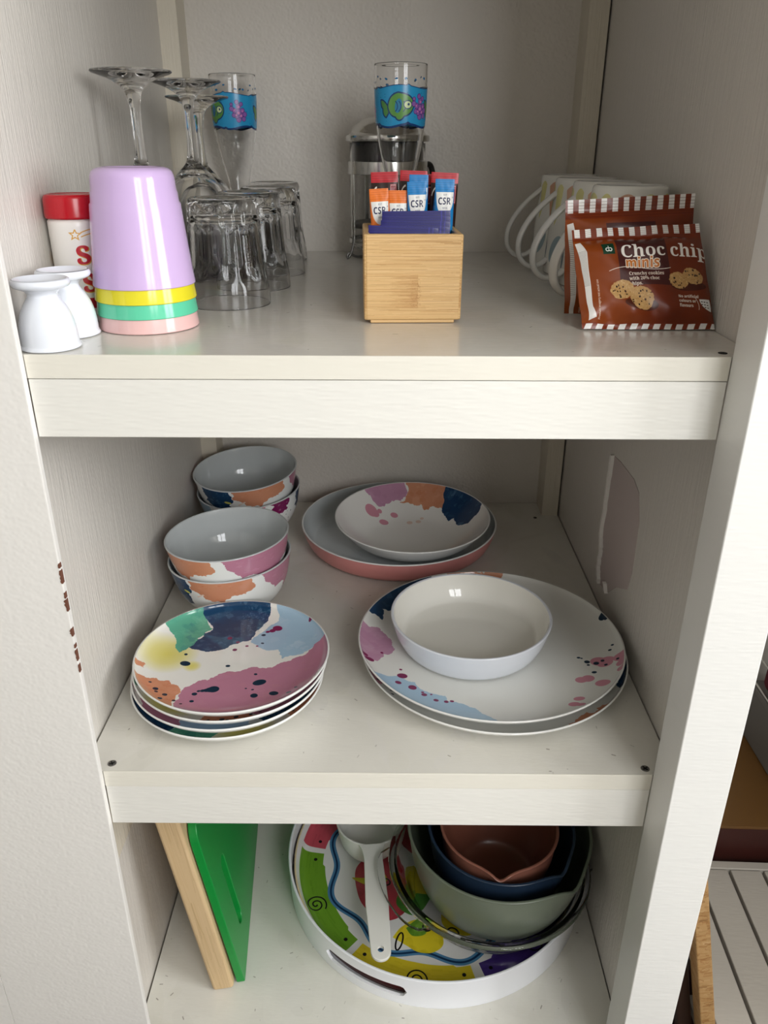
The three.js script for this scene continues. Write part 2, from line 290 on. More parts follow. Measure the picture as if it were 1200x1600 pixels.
// ---- four short fluted glasses, upside down
{
  const ht = 0.098, flute = (r, y, a) => { const k = THREE.MathUtils.smoothstep(y, 0.02, 0.034) * (1 - THREE.MathUtils.smoothstep(y, 0.084, 0.094)); return r * (1 - 0.022 * k * (1 + Math.cos(14 * a))); };
  const inn = smooth([[0, 0.083], [0.02, 0.0828], [0.0285, 0.079], [0.0315, 0.07], [0.0342, 0.04], [0.0385, 0.018], [0.0393, 0.0006]], 40);
  const out = smooth([[0.0393, 0.0004], [0.0405, 0.0006], [0.0402, 0.012], [0.0392, 0.02], [0.0372, 0.034], [0.0355, 0.055], [0.0343, 0.075], [0.0338, 0.085], [0.0333, 0.092], [0.0318, 0.0965], [0.0295, 0.098]], 60);
  const top = [[0.027, 0.0978], [0.0255, 0.0965], [0.02, 0.095], [0, 0.0945]];
  let g = lathe([...inn, ...out.slice(1), ...top], 96); g.deleteAttribute('uv'); g.deleteAttribute('normal');
  const nIn = inn.length;
  g = mergeVertices(g, 1e-6);
  moved(g, (v) => { const r = Math.hypot(v.x, v.z), a = Math.atan2(v.z, v.x); if (r > 0.033 && !(v.y < 0.075 && r < 0.0345 + Math.max(0, 0.04 - v.y) * 0.1)) { const q = flute(r, v.y, a) / r; v.x *= q; v.z *= q; } });
  [[-0.149, -0.214, 'short fluted drinking glass nearest the front, beside the tumblers'], [-0.1411, -0.317, 'short fluted glass second from the front in the row'], [-0.1346, -0.42, 'short fluted glass third from the front in the row'], [-0.1444, -0.5475, 'short fluted glass rearmost in the row, by the back wall']].forEach(([x, z, l], i) => {
    const m = mesh('drinking_glass', g, M.glass, null); m.position.set(x, 0.0002, z); m.rotation.y = i * 0.2; tag(m, l, 'drinking glass', 'upturned fluted drinking glasses');
  });
}
// ---- two tall glasses with a printed sea band
{
  const ht = 0.2245;
  const prof = [[0.0300, 0.2245], [0.0298, 0.2], [0.0285, 0.17], [0.0255, 0.145], [0.0212, 0.125], [0.0165, 0.1065], [0.0125, 0.085], [0.0108, 0.07], [0.0112, 0.05], [0.0128, 0.03], [0.017, 0.012], [0.0215, 0.005], [0.0225, 0.0015], [0.0215, 0.0004]];
  const out = smooth([...prof].reverse(), 80), rout = (y) => { for (let i = 1; i < out.length; i++) if (out[i][1] >= y) { const [a, b] = [out[i - 1], out[i]], k = (y - a[1]) / Math.max(1e-6, b[1] - a[1]); return a[0] + (b[0] - a[0]) * k; } return 0.03; };
  const inn = []; for (let i = 0; i <= 50; i++) { const y = 0.224 - 0.145 * i / 50; inn.push([Math.max(0.0008, rout(y) - 0.0013), y]); } inn.push([0.005, 0.0765], [0, 0.076]);
  const g = lathe([[0, 0.003], [0.014, 0.0025], ...out, [0.0292, 0.2248], ...inn], 72);
  const art = canvasTex(2048, 720, (x, w, h) => {
    x.clearRect(0, 0, w, h); const ink = '#143a6e';
    const wave = (y, a, f, p) => { const l = []; for (let i = 0; i <= 64; i++) l.push([i / 64 * w, y + a * Math.sin(i / 64 * Math.PI * 2 * f + p) + ((i % 13) === 0 ? -14 : 0)]); return l; };
    const up = wave(190, 18, 3, 0.5), lo = wave(600, 18, 4, 2);
    x.fillStyle = '#2796c8'; x.beginPath(); up.forEach(([a, b]) => x.lineTo(a, b)); lo.reverse().forEach(([a, b]) => x.lineTo(a, b)); x.fill();
    x.strokeStyle = ink; x.lineWidth = 9; x.beginPath(); up.forEach(([a, b], i) => (i ? x.lineTo(a, b) : x.moveTo(a, b))); x.stroke();
    x.lineWidth = 24; x.beginPath(); lo.forEach(([a, b], i) => (i ? x.lineTo(a, b + 6) : x.moveTo(a, b + 6))); x.stroke();
    x.fillStyle = '#1f7fb4'; x.strokeStyle = ink; x.lineWidth = 4;
    for (let i = 0; i < 16; i++) { const X = (i + 0.5) / 16 * w + rr(-20, 20), Y = rr(60, 150); x.beginPath(); x.ellipse(X, Y, rr(8, 24), rr(6, 12), rr(-0.7, 0.7), 0, 7); x.fill(); x.stroke(); }
    x.fillStyle = '#0e5c94'; for (let i = 0; i < 90; i++) { x.beginPath(); x.arc(rr(0, w), rr(250, 560), rr(3, 6), 0, 7); x.fill(); }
    const fish = (X, Y, s) => {
      x.save(); x.translate(X, Y); x.scale(s, s); x.lineWidth = 13; x.strokeStyle = ink;
      x.fillStyle = '#4f8a48'; x.beginPath(); x.moveTo(-95, 0); x.quadraticCurveTo(-150, -70, -185, -55); x.quadraticCurveTo(-190, -5, -160, 20); x.quadraticCurveTo(-165, 80, -120, 95); x.quadraticCurveTo(-85, 60, -80, 25); x.closePath(); x.fill(); x.stroke();
      x.fillStyle = '#5d9748'; x.beginPath(); x.moveTo(-100, 0); x.bezierCurveTo(-90, -80, -40, -110, 10, -120); x.bezierCurveTo(60, -110, 150, -105, 165, -30); x.bezierCurveTo(175, 30, 130, 75, 70, 85); x.bezierCurveTo(40, 130, 0, 130, -20, 92); x.bezierCurveTo(-70, 85, -95, 40, -100, 0); x.fill(); x.stroke();
      x.fillStyle = '#2d7fa6'; x.beginPath(); x.ellipse(10, -5, 34, 62, 0.2, 0, 7); x.fill(); x.lineWidth = 8; for (const a of [-50, -15, 30]) { x.beginPath(); x.arc(a, 0, 52, -1, 1); x.stroke(); }
      x.fillStyle = '#cfe0a8'; x.beginPath(); x.ellipse(105, -15, 40, 34, 0, 0, 7); x.fill(); x.stroke(); x.fillStyle = ink; x.beginPath(); x.arc(112, -18, 11, 0, 7); x.fill(); x.restore();
    };
    const coral = (X, Y, s) => {
      x.save(); x.translate(X, Y); x.scale(s, s); x.strokeStyle = '#3a1b5e'; x.fillStyle = '#8a5ba8'; x.lineWidth = 9;
      for (const [a, b, r] of [[0, 90, 30], [-25, 50, 30], [25, 40, 32], [0, 10, 34], [-50, -5, 26], [-85, -25, 24], [-60, 45, 22], [50, -5, 26], [80, 35, 26], [65, 85, 24], [0, -50, 28], [-20, -95, 22], [35, -75, 20], [-85, -70, 16]]) { x.beginPath(); x.arc(a, b, r, 0, 7); x.stroke(); x.fill(); }
      x.fillStyle = '#d77fb0'; for (const [a, b, r] of [[0, 20, 14], [-30, 45, 10], [30, 50, 12], [5, -45, 10], [50, 0, 9], [-55, -8, 9]]) { x.beginPath(); x.arc(a, b, r, 0, 7); x.fill(); } x.restore();
    };
    for (const X of [200, 1110, 1740]) fish(X, 400, 1.25); for (const X of [620, 1420]) coral(X, 400, 1.15); coral(2000, 410, 0.7);
  });
  const bp = []; for (let i = 0; i <= 24; i++) { const y = 0.1516 + 0.0672 * i / 24; bp.push([rout(y) + 0.0004, y]); }
  const bg = lathe(bp, 72); { const p = bg.attributes.position, u = bg.attributes.uv; for (let i = 0; i < p.count; i++) u.setY(i, (p.getY(i) - 0.1516) / 0.0672); }
  const bm = phys({ map: art, alphaTest: 0.5, roughness: 0.25, side: THREE.DoubleSide });
  const t = thing('tall_glass', 'tall tapered glass with blue sea print, green fish facing front', 'glass', [0.021, 0.0002, -0.43], -0.4, 'tall glasses with a blue sea band');
  mesh('glass_body', g, M.glass, t); mesh('printed_band', bg, bm, t);
  copy(t, [-0.1965, 0.0002, -0.583], 1.6, 'tall tapered glass with blue sea print in the back left corner');
}
// ---- french press
{
  const t = thing('french_press', 'chrome french press with domed lid behind the wooden box', 'french press', [0.006, 0, -0.575], 0.0);
  const R = 0.0505;
  const gl = [[0, 0.013], [R - 0.012, 0.0128], [R - 0.004, 0.0138], [R - 0.001, 0.017], [R, 0.022]]; for (let i = 1; i <= 8; i++) gl.push([R, 0.022 + 0.123 * i / 8]);
  const gi = gl.slice().reverse().map(([r, y]) => [Math.max(0, r - 0.002), y < 0.02 ? y + 0.002 : y]);
  mesh('carafe', lathe([...gl, ...gi], 64), M.glass, t);
  mesh('lid', lathe([[0.0535, 0.1465], [0.0555, 0.1472], [0.0556, 0.1535], [0.0535, 0.1548], [0.0505, 0.155], [0.049, 0.158], [0.0455, 0.1645], [0.039, 0.1705], [0.029, 0.1748], [0.016, 0.1768], [0, 0.1772]], 64), M.chrome, t);
  mesh('lid_collar', lathe([[0.0478, 0.1475], [0.0478, 0.124]], 48), std({ color: '#2b2a28', metalness: 0.6, roughness: 0.35 }), t);
  const kn = mesh('knob', lathe([[0.003, 0.177], [0.003, 0.181], [0.009, 0.184], [0.0105, 0.189], [0.008, 0.195], [0, 0.197]], 32), std({ color: '#191817', roughness: 0.35 }), t);
  mesh('frame_band', lathe([[R + 0.0008, 0.107], [R + 0.0028, 0.107], [R + 0.003, 0.108], [R + 0.003, 0.1222], [R + 0.0028, 0.123], [R + 0.0008, 0.123]], 64), M.chrome, t);
  mesh('frame_ring', lathe([[R + 0.0008, 0.02], [R + 0.0024, 0.02], [R + 0.0024, 0.026], [R + 0.0008, 0.026]], 64), M.chrome, t);
  for (const a of [2.62, 0.52, 4.1, 5.3]) {
    const strap = mesh('frame_strap', new RoundedBoxGeometry(0.006, 0.104, 0.0016, 2, 0.0005), M.chrome, t); strap.position.set(Math.cos(a) * (R + 0.002), 0.07, Math.sin(a) * (R + 0.002)); strap.rotation.y = Math.PI / 2 - a;
    const sh = [[R + 0.002, 0.03], [R + 0.003, 0.018], [R + 0.0075, 0.006], [R + 0.0115, 0.0018], [R + 0.0125, 0.005], [R + 0.009, 0.0085], [R + 0.001, 0.004], [R - 0.012, 0.0026]].map(([r, y]) => [Math.cos(a) * r, y, Math.sin(a) * r]);
    mesh('foot', tube(sh, 0.0017, 40), M.steel, t);
  }
  mesh('plunger', [lathe([[0, 0.04], [0.0475, 0.04], [0.0478, 0.0425], [0.0478, 0.046], [0.045, 0.0475], [0, 0.0475]], 48), tube([[0, 0.0475, 0], [0, 0.11, 0], [0, 0.15, 0]], 0.002, 4)], M.steel, t);
  mesh('handle', tube([[0.045, 0.115, -0.025], [0.058, 0.118, -0.036], [0.064, 0.1, -0.041], [0.0645, 0.07, -0.0415], [0.058, 0.044, -0.036], [0.046, 0.045, -0.026]], 0.004, 40, false, 10), std({ color: '#191817', roughness: 0.35 }), t);
}
// ---- bamboo box with sachets
const bambooTex = canvasTex(1024, 1024, (x, w, h) => {
  x.fillStyle = '#d7b27b'; x.fillRect(0, 0, w, h);
  for (let i = 0; i < 900; i++) { const y = rr(0, h), a = rr(-0.2, 1) * w, l = rr(0.1, 0.9) * w; x.globalAlpha = rr(0.1, 0.5); x.strokeStyle = ['#a8743a', '#b98548', '#eed0a0', '#e6bf86', '#8f6230'][Math.floor(rnd() * 5)]; x.lineWidth = rr(1.2, 4.5); x.beginPath(); x.moveTo(a, y); x.bezierCurveTo(a + l * 0.3, y + rr(-5, 5), a + l * 0.6, y + rr(-5, 5), a + l, y + rr(-4, 4)); x.stroke(); }
  // the culm node: a darker ragged knot column
  for (let i = 0; i < 260; i++) { const y = 0.47 * h + rr(0, 0.37) * h, k = Math.abs(rr(-1, 1) * rr(0, 1)); x.globalAlpha = rr(0.08, 0.4); x.strokeStyle = '#a5733d'; x.lineWidth = rr(1.5, 4); const X = 0.55 * w; x.beginPath(); x.moveTo(X - rr(0.02, 0.3) * w, y + rr(-4, 4)); x.quadraticCurveTo(X - 0.1 * w, y + rr(-14, 14), X, y + rr(-16, 16)); x.stroke(); }
  for (let i = 0; i < 34; i++) { x.globalAlpha = rr(0.3, 0.6); x.strokeStyle = '#8a5a2a'; x.lineWidth = rr(2, 4); const X = 0.55 * w + rr(-34, 30), Y = 0.48 * h + rr(0, 0.36) * h; x.beginPath(); x.arc(X, Y, rr(4, 15), rr(0, 3), rr(3, 6)); x.stroke(); }
  x.globalAlpha = 1;
});
{
  const bam = std({ map: bambooTex, roughness: 0.5 });
  const t = thing('bamboo_box', 'small open bamboo box with sachets standing in it', 'box', [0.0275, 0, -0.1715], 0.04);
  const W = 0.043, D = 0.053, h = 0.0748, k = 0.0065;
  const wall = (name, w, d, x, z) => { const g = new RoundedBoxGeometry(w, h - 0.003, d, 3, 0.0018), p = g.attributes.position, n = g.attributes.normal, u = g.attributes.uv; for (let i = 0; i < p.count; i++) { const s = Math.abs(n.getX(i)) > Math.abs(n.getZ(i)) ? p.getZ(i) / 0.1 : p.getX(i) / 0.086; u.setXY(i, 0.5 + s, 0.5 + p.getY(i) / h); } const m = mesh(name, g, bam, t); m.position.set(x, h / 2 + 0.0015, z); };
  wall('front_panel', 2 * W - 0.004, k, 0, D - k / 2); wall('back_panel', 2 * W - 0.004, k, 0, -D + k / 2); wall('side_panel', k - 0.001, 2 * D - 0.001, -W + k / 2, 0); wall('side_panel', k - 0.001, 2 * D - 0.001, W - k / 2, 0);
  mesh('base', metreUV(new RoundedBoxGeometry(2 * W - 0.012, 0.007, 2 * D - 0.003, 2, 0.001)).translate(0, 0.0038, 0), bam, t);
}
// a sachet: a thin pillow with crimped ends; front faces +z, origin at the bottom centre
function sachetGeo(w, h, th, crimp = 0.1) {
  const nx = 10, ny = 28, pos = [], uv = [], idx = [];
  for (const s of [1, -1]) for (let j = 0; j <= ny; j++) for (let i = 0; i <= nx; i++) {
    const a = i / nx, b = j / ny, e = Math.max(0, Math.min(1, Math.min(b, 1 - b) / crimp - 1)), q = Math.sqrt(Math.min(1, e)) * Math.pow(Math.max(0, 1 - Math.pow(2 * a - 1, 4)), 0.6);
    const ridge = b > 1 - crimp || b < crimp ? 0.00022 * Math.sin(b / crimp * 18) : 0.0002 * Math.sin(a * 19 + b * 9);
    pos.push((a - 0.5) * w, b * h, s * (0.0002 + th / 2 * q) + ridge); uv.push(s > 0 ? a : 1 - a, b);
  }
  const row = nx + 1, off = row * (ny + 1);
  for (let j = 0; j < ny; j++) for (let i = 0; i < nx; i++) { const a = j * row + i; idx.push(a, a + 1, a + row, a + 1, a + row + 1, a + row); const c = off + a; idx.push(c, c + row, c + 1, c + 1, c + row, c + row + 1); }
  const side = (list, flip) => { for (let k = 0; k < list.length - 1; k++) { const a = list[k], b = list[k + 1], c = a + off, d = b + off; if (flip) idx.push(a, c, b, b, c, d); else idx.push(a, b, c, b, d, c); } };
  const L = [], R = []; for (let j = 0; j <= ny; j++) { L.push(j * row); R.push(j * row + nx); }
  const T = [], B = []; for (let i = 0; i <= nx; i++) { B.push(i); T.push(ny * row + i); }
  side(L, false); side(R, true); side(T, false); side(B, true);
  const g = new THREE.BufferGeometry(); g.setAttribute('position', new THREE.Float32BufferAttribute(pos, 3)); g.setAttribute('uv', new THREE.Float32BufferAttribute(uv, 2)); g.setIndex(idx); g.computeVertexNormals(); return g;
}
{
  const stick = (col, dark) => canvasTex(256, 1024, (x, w, h) => {
    x.fillStyle = col; x.fillRect(0, 0, w, h); x.fillStyle = dark; for (let i = 0; i < 5; i++) x.fillRect(0, 8 + i * 19, w, 4);
    x.fillStyle = '#f4f4f1'; x.beginPath(); x.moveTo(14, 108); x.lineTo(w - 8, 108); x.lineTo(w - 8, 160); x.bezierCurveTo(w - 12, 235, w - 50, 290, w / 2 + 4, 310); x.bezierCurveTo(46, 290, 22, 235, 14, 108); x.fill();
    x.fillStyle = '#16204a'; x.textAlign = 'center'; x.font = 'bold 21px sans-serif'; x.fillText('E S T', w / 2 + 8, 138); x.font = 'bold 96px sans-serif'; x.save(); x.translate(w / 2 - 2, 212); x.scale(1, 0.86); x.fillText('CSR', 0, 0); x.restore(); x.font = '20px sans-serif'; x.fillText('®', w - 20, 160); x.font = 'bold 22px sans-serif'; x.fillText('1 8 5 5', w / 2 + 6, 250);
  });
  const orange = phys({ map: stick('#ef7d2c', '#d96415'), roughness: 0.38 }), blue = phys({ map: stick('#1b83c8', '#1170ae'), roughness: 0.38 });
  const navyTex = canvasTex(512, 512, (x, w, h) => { x.fillStyle = '#191870'; x.fillRect(0, 0, w, h); x.fillStyle = '#14125c'; for (let i = 0; i < 4; i++) x.fillRect(0, 10 + i * 15, w, 4); x.fillStyle = '#3a3aa0'; x.fillRect(0, 78, w, 3); x.fillStyle = '#2b2a92'; x.fillRect(w * 0.86, 0, 10, 90); x.fillRect(w * 0.92, 0, 6, 90); });
  const navy = phys({ map: navyTex, roughness: 0.3 });
  const redTex = canvasTex(512, 1024, (x, w, h) => { x.fillStyle = '#2c1712'; x.fillRect(0, 0, w, h); x.fillStyle = '#c1202e'; x.fillRect(0, 0, w, 84); x.fillStyle = '#a21522'; for (let i = 0; i < 4; i++) x.fillRect(0, 10 + i * 19, w, 5); x.strokeStyle = '#efe9df'; x.lineWidth = 16; x.beginPath(); x.moveTo(24, 190); x.quadraticCurveTo(50, 128, 110, 120); x.stroke(); x.fillStyle = '#8f2230'; x.fillRect(360, 96, 120, 150); x.strokeStyle = '#d8a0a0'; x.lineWidth = 8; x.strokeRect(372, 106, 96, 130); x.beginPath(); x.moveTo(390, 220); x.lineTo(450, 120); x.stroke(); });
  const red = phys({ map: redTex, roughness: 0.35 });
  const gStick = sachetGeo(0.0168, 0.1, 0.006, 0.07), gNavy = sachetGeo(0.06, 0.075, 0.0055, 0.08), gRed = sachetGeo(0.0246, 0.108, 0.006, 0.07);
  const B = 0.008;
  const put = (name, g, m, x, z, top, h, tilt, lean, label, cat, group, turn = 0) => { const o = mesh(name, g, m, null); o.position.set(x, top - h, z); o.rotation.set(lean, turn, tilt, 'YXZ'); tag(o, label, cat, group); };
  put('sugar_stick', gStick, orange, 0.0052, -0.166, 0.1082, 0.1, 0.06, -0.02, 'orange sugar stick leaning at the left end of the box', 'sugar stick', 'sugar sticks in the bamboo box');
  put('sugar_stick', gStick, orange, 0.0163, -0.168, 0.1066, 0.1, 0.0, -0.02, 'orange sugar stick upright, second from the left', 'sugar stick', 'sugar sticks in the bamboo box');
  put('sugar_stick', gStick, blue, 0.0357, -0.1655, 0.1138, 0.1, 0.03, -0.02, 'blue sugar stick in front of another, middle of the box', 'sugar stick', 'sugar sticks in the bamboo box');
  put('sugar_stick', gStick, blue, 0.0339, -0.1745, 0.1192, 0.1, -0.01, -0.02, 'blue sugar stick standing tallest, behind the middle one', 'sugar stick', 'sugar sticks in the bamboo box');
  put('sugar_stick', gStick, blue, 0.0562, -0.166, 0.116, 0.1, -0.015, -0.02, 'blue sugar stick upright at the right end of the box', 'sugar stick', 'sugar sticks in the bamboo box');
  put('sugar_stick', gStick, blue, 0.0478, -0.1765, 0.104, 0.1, -0.1, -0.02, 'blue sugar stick half hidden and tilted, left of the right-end one', 'sugar stick', 'sugar sticks in the bamboo box');
  put('coffee_sachet', gRed, red, 0.0073, -0.193, 0.1208, 0.108, 0.03, -0.03, 'dark brown coffee sachet with red top, leftmost of four', 'sachet', 'coffee sachets in the bamboo box');
  put('coffee_sachet', gRed, red, 0.0277, -0.1925, 0.122, 0.108, -0.03, -0.03, 'dark brown coffee sachet with red top behind the blue sticks', 'sachet', 'coffee sachets in the bamboo box');
  put('coffee_sachet', gRed, red, 0.0366, -0.201, 0.119, 0.108, -0.02, -0.03, 'dark brown coffee sachet with red top, third from the left', 'sachet', 'coffee sachets in the bamboo box');
  put('coffee_sachet', gRed, red, 0.055, -0.1925, 0.1165, 0.104, -0.04, -0.03, 'dark brown coffee sachet with red top, rightmost of four', 'sachet', 'coffee sachets in the bamboo box');
  [[0.0185, -0.1335, 0.0795, 'foremost'], [0.0295, -0.139, 0.0797, 'second from the front'], [0.0308, -0.1445, 0.0832, 'third from the front'], [0.0325, -0.15, 0.0868, 'fourth from the front'], [0.0335, -0.1555, 0.0905, 'tallest and rearmost']].forEach(([x, z, top, w], i) => put('tea_sachet', gNavy, navy, x, z, top, 0.075, 0.012 * (i - 2) - 0.01, -0.02, 'navy blue tea sachet in the front of the box, ' + w, 'sachet', 'navy sachets in the bamboo box'));
}
// ---- white mugs, upside down, handles to the left
{
  const tex = canvasTex(1024, 512, (x, w, h) => {
    x.fillStyle = '#ecebe4'; x.fillRect(0, 0, w, h);
    for (let i = 0; i < 10; i++) { const X = i / 10 * w + rr(-15, 15), W = rr(26, 44); x.globalAlpha = 0.8; x.fillStyle = i % 5 === 4 ? '#c98f6c' : '#dcd685'; x.beginPath(); x.moveTo(X - W, 60); x.quadraticCurveTo(X, 10, X + W, 50); x.quadraticCurveTo(X + W * 0.8, 200, X - W * 0.4, 250); x.closePath(); x.fill(); }
    for (let i = 0; i < 9; i++) { const X = i / 9 * w + rr(-20, 20); x.globalAlpha = 0.85; x.fillStyle = i % 3 ? '#4d6b84' : '#8fa5b0'; x.beginPath(); x.ellipse(X, rr(360, 440), rr(30, 60), rr(60, 110), rr(-0.3, 0.3), 0, 7); x.fill(); }
    x.globalAlpha = 1;
  });
  const out = [[0.0415, 0.0004], [0.0425, 0.0012]]; for (let i = 1; i <= 16; i++) out.push([0.0425 - 0.0065 * Math.pow(i / 16, 1.3), 0.0012 + 0.1035 * i / 16]); out.push([0.0352, 0.1068], [0.0335, 0.108]);
  const inn = [[0, 0.103], [0.031, 0.1025], [0.0335, 0.1], [0.0392, 0.004], [0.0415, 0.0004]];
  const go = lathe(out, 64); { const p = go.attributes.position, u = go.attributes.uv; for (let i = 0; i < p.count; i++) u.setY(i, p.getY(i) / 0.108); }
  const t = thing('white_mug', 'upturned white mug nearest the front, wide handle beside the cookie bags', 'mug', [0.2438, 0.0002, -0.25], 0.32, 'upturned patterned mugs');
  mesh('body', go, phys({ map: tex, roughness: 0.18 }), t);
  mesh('inside', lathe([...inn], 64), M.porcelain, t);
  mesh('base_ring', lathe([[0.0335, 0.108], [0.032, 0.1082], [0.0308, 0.1068], [0, 0.1062]], 64), M.porcelain, t);
  { // handle: a strap along a curve in the plane pointing to -x
    const c = new THREE.CatmullRomCurve3([[-0.034, 0.092, 0], [-0.0415, 0.086, 0], [-0.055, 0.074, 0], [-0.0695, 0.055, 0], [-0.0765, 0.036, 0], [-0.074, 0.018, 0], [-0.0625, 0.008, 0], [-0.05, 0.0095, 0], [-0.0405, 0.0155, 0]].map((p) => V3(...p)));
    const s = new THREE.Shape(); s.absellipse(0, 0, 0.0027, 0.0062, 0, Math.PI * 2, false, 0);
    const pts = c.getSpacedPoints(48), pos = [], idx = [], K = 16;
    for (let i = 0; i < pts.length; i++) { const tg = c.getTangentAt(i / 48), nx = -tg.y, ny = tg.x; for (let k = 0; k < K; k++) { const a = k / K * 2 * Math.PI, ca = 0.0031 * Math.cos(a), sa = 0.008 * Math.sin(a); pos.push(pts[i].x + nx * ca, pts[i].y + ny * ca, sa); } }
    for (let i = 0; i < 48; i++) for (let k = 0; k < K; k++) { const a = i * K + k, b = i * K + (k + 1) % K; idx.push(a, a + K, b, b, a + K, b + K); }
    const g = new THREE.BufferGeometry(); g.setAttribute('position', new THREE.Float32BufferAttribute(pos, 3)); g.setIndex(idx); g.computeVertexNormals();
    mesh('handle', g, M.porcelain, t);
  }
  copy(t, [0.2440, 0.0002, -0.34], 0.12, 'upturned white mug second from the front in the mug row');
  copy(t, [0.2425, 0.0002, -0.432], 0.06, 'upturned white mug third from the front in the mug row');
  copy(t, [0.2425, 0.0002, -0.53], 0.0, 'upturned white mug rearmost in the row against the back corner');
}
// ---- cookie bags
{
  const cookie = (x, X, Y, rx, ry, tilt) => {
    x.save(); x.translate(X, Y); x.rotate(tilt);
    const edge = []; for (let i = 0; i < 40; i++) { const a = i / 40 * 6.283, k = rr(0.94, 1.04); edge.push([rx * k * Math.cos(a), ry * k * Math.sin(a)]); }
    x.beginPath(); edge.forEach(([a, b], i) => (i ? x.lineTo(a, b) : x.moveTo(a, b))); x.closePath(); x.fillStyle = '#c49a62'; x.fill(); x.clip();
    for (let i = 0; i < 150; i++) { x.globalAlpha = rr(0.2, 0.7); x.fillStyle = ['#e6c894', '#b98448', '#dcb87c', '#a56f38'][Math.floor(rnd() * 4)]; x.beginPath(); x.ellipse(rr(-rx, rx), rr(-ry, ry), rr(2, 9), rr(2, 6), rr(0, 3), 0, 7); x.fill(); }
    x.globalAlpha = 1; for (let i = 0; i < 13; i++) { x.fillStyle = rnd() > 0.4 ? '#2c140c' : '#43231a'; x.beginPath(); x.ellipse(rr(-0.85, 0.85) * rx, rr(-0.8, 0.8) * ry, rr(5, 12), rr(4, 9), rr(0, 3), 0, 7); x.fill(); }
    x.restore();
  };
  const tex = canvasTex(1200, 900, (x, w, h) => {
    const U = (v) => v * w, W_ = (v) => v * h;
    x.fillStyle = '#7b3310'; x.fillRect(0, 0, w, h);
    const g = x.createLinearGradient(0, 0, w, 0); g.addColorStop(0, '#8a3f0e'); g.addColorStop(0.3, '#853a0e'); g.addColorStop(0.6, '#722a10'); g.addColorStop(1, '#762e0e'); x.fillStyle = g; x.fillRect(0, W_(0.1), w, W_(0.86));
    x.fillStyle = '#7a2e11'; x.fillRect(0, 0, w, W_(0.12)); x.fillRect(0, W_(0.945), w, W_(0.06));
    x.fillStyle = '#eceae6'; for (let i = 0; i < 12; i++) { x.fillRect(U(0.018 + i * 0.0865), 0, U(0.043), W_(0.082)); x.save(); x.translate(U(0.03 + i * 0.0865), W_(0.952)); x.transform(1, 0, -0.5, 1, 0, 0); x.fillRect(0, 0, U(0.05), W_(0.05)); x.restore(); }
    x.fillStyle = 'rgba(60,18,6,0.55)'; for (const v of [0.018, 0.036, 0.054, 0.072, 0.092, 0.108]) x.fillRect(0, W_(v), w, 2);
    x.fillStyle = '#471a17'; x.fillRect(U(0.295), W_(0.15), U(0.395), W_(0.47));
    x.fillStyle = '#0e3b26'; x.fillRect(U(0.185), W_(0.195), U(0.092), W_(0.115));
    x.strokeStyle = '#eef0ea'; x.lineWidth = 9; x.beginPath(); x.arc(U(0.222), W_(0.262), 15, 0.2, 5.4); x.stroke(); x.beginPath(); x.arc(U(0.243), W_(0.262), 15, -2.2, 3.0); x.stroke(); x.beginPath(); x.moveTo(U(0.232), W_(0.262)); x.lineTo(U(0.232), W_(0.222)); x.lineWidth = 6; x.stroke();
    x.fillStyle = '#f4efe8'; x.textAlign = 'left'; x.save(); x.translate(U(0.32), W_(0.345)); x.scale(1.15, 1); x.font = 'bold 150px serif'; x.fillText('Choc chip', 0, 0); x.restore();
    x.save(); x.translate(U(0.345), W_(0.445)); x.transform(1, 0.02, -0.08, 1, 0, 0); x.font = 'bold 122px sans-serif'; x.lineJoin = 'round'; x.lineWidth = 14; x.strokeStyle = '#f4e3cf'; x.strokeText('minis', 0, 0); x.fillStyle = '#c8722a'; x.fillText('minis', 0, 0); x.restore();
    x.strokeStyle = '#f1e6da'; x.lineWidth = 5; x.beginPath(); x.moveTo(U(0.215), W_(0.475)); x.quadraticCurveTo(U(0.34), W_(0.415), U(0.48), W_(0.455)); x.quadraticCurveTo(U(0.6), W_(0.485), U(0.7), W_(0.46)); x.stroke();
    x.fillStyle = '#f1e3d4'; x.font = 'bold 40px serif'; x.fillText('Crunchy cookies', U(0.365), W_(0.522)); x.fillText('with 20% choc', U(0.365), W_(0.57)); x.fillText('chips.', U(0.365), W_(0.618));
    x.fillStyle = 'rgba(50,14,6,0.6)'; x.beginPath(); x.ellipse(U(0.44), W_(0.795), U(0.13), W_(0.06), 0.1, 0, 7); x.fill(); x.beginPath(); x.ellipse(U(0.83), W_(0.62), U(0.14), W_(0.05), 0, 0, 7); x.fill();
    cookie(x, U(0.30), W_(0.655), 112, 84, -0.25); cookie(x, U(0.445), W_(0.74), 112, 98, 0.3); cookie(x, U(0.755), W_(0.575), 92, 68, 0.2); cookie(x, U(0.875), W_(0.53), 98, 72, 0.15);
    x.fillStyle = '#efe6da'; x.font = 'bold 34px sans-serif'; x.fillText('No artificial', U(0.735), W_(0.735)); x.fillText('colours or', U(0.735), W_(0.778)); x.fillText('flavours', U(0.735), W_(0.821));
    x.strokeStyle = '#f1e6da'; x.lineWidth = 4; x.beginPath(); x.moveTo(U(0.865), W_(0.725)); x.quadraticCurveTo(U(0.9), W_(0.79), U(0.885), W_(0.845)); x.stroke();
    x.fillStyle = '#efefec'; x.beginPath(); x.moveTo(U(0.9), W_(0.745)); x.lineTo(U(0.985), W_(0.735)); x.quadraticCurveTo(U(0.998), W_(0.8), U(0.985), W_(0.85)); x.quadraticCurveTo(U(0.91), W_(0.84), U(0.9), W_(0.745)); x.fill(); x.fillStyle = '#39302c'; for (let i = 0; i < 9; i++) x.fillRect(U(0.912 + (i % 3) * 0.022), W_(0.762 + Math.floor(i / 3) * 0.026), 16, 8);
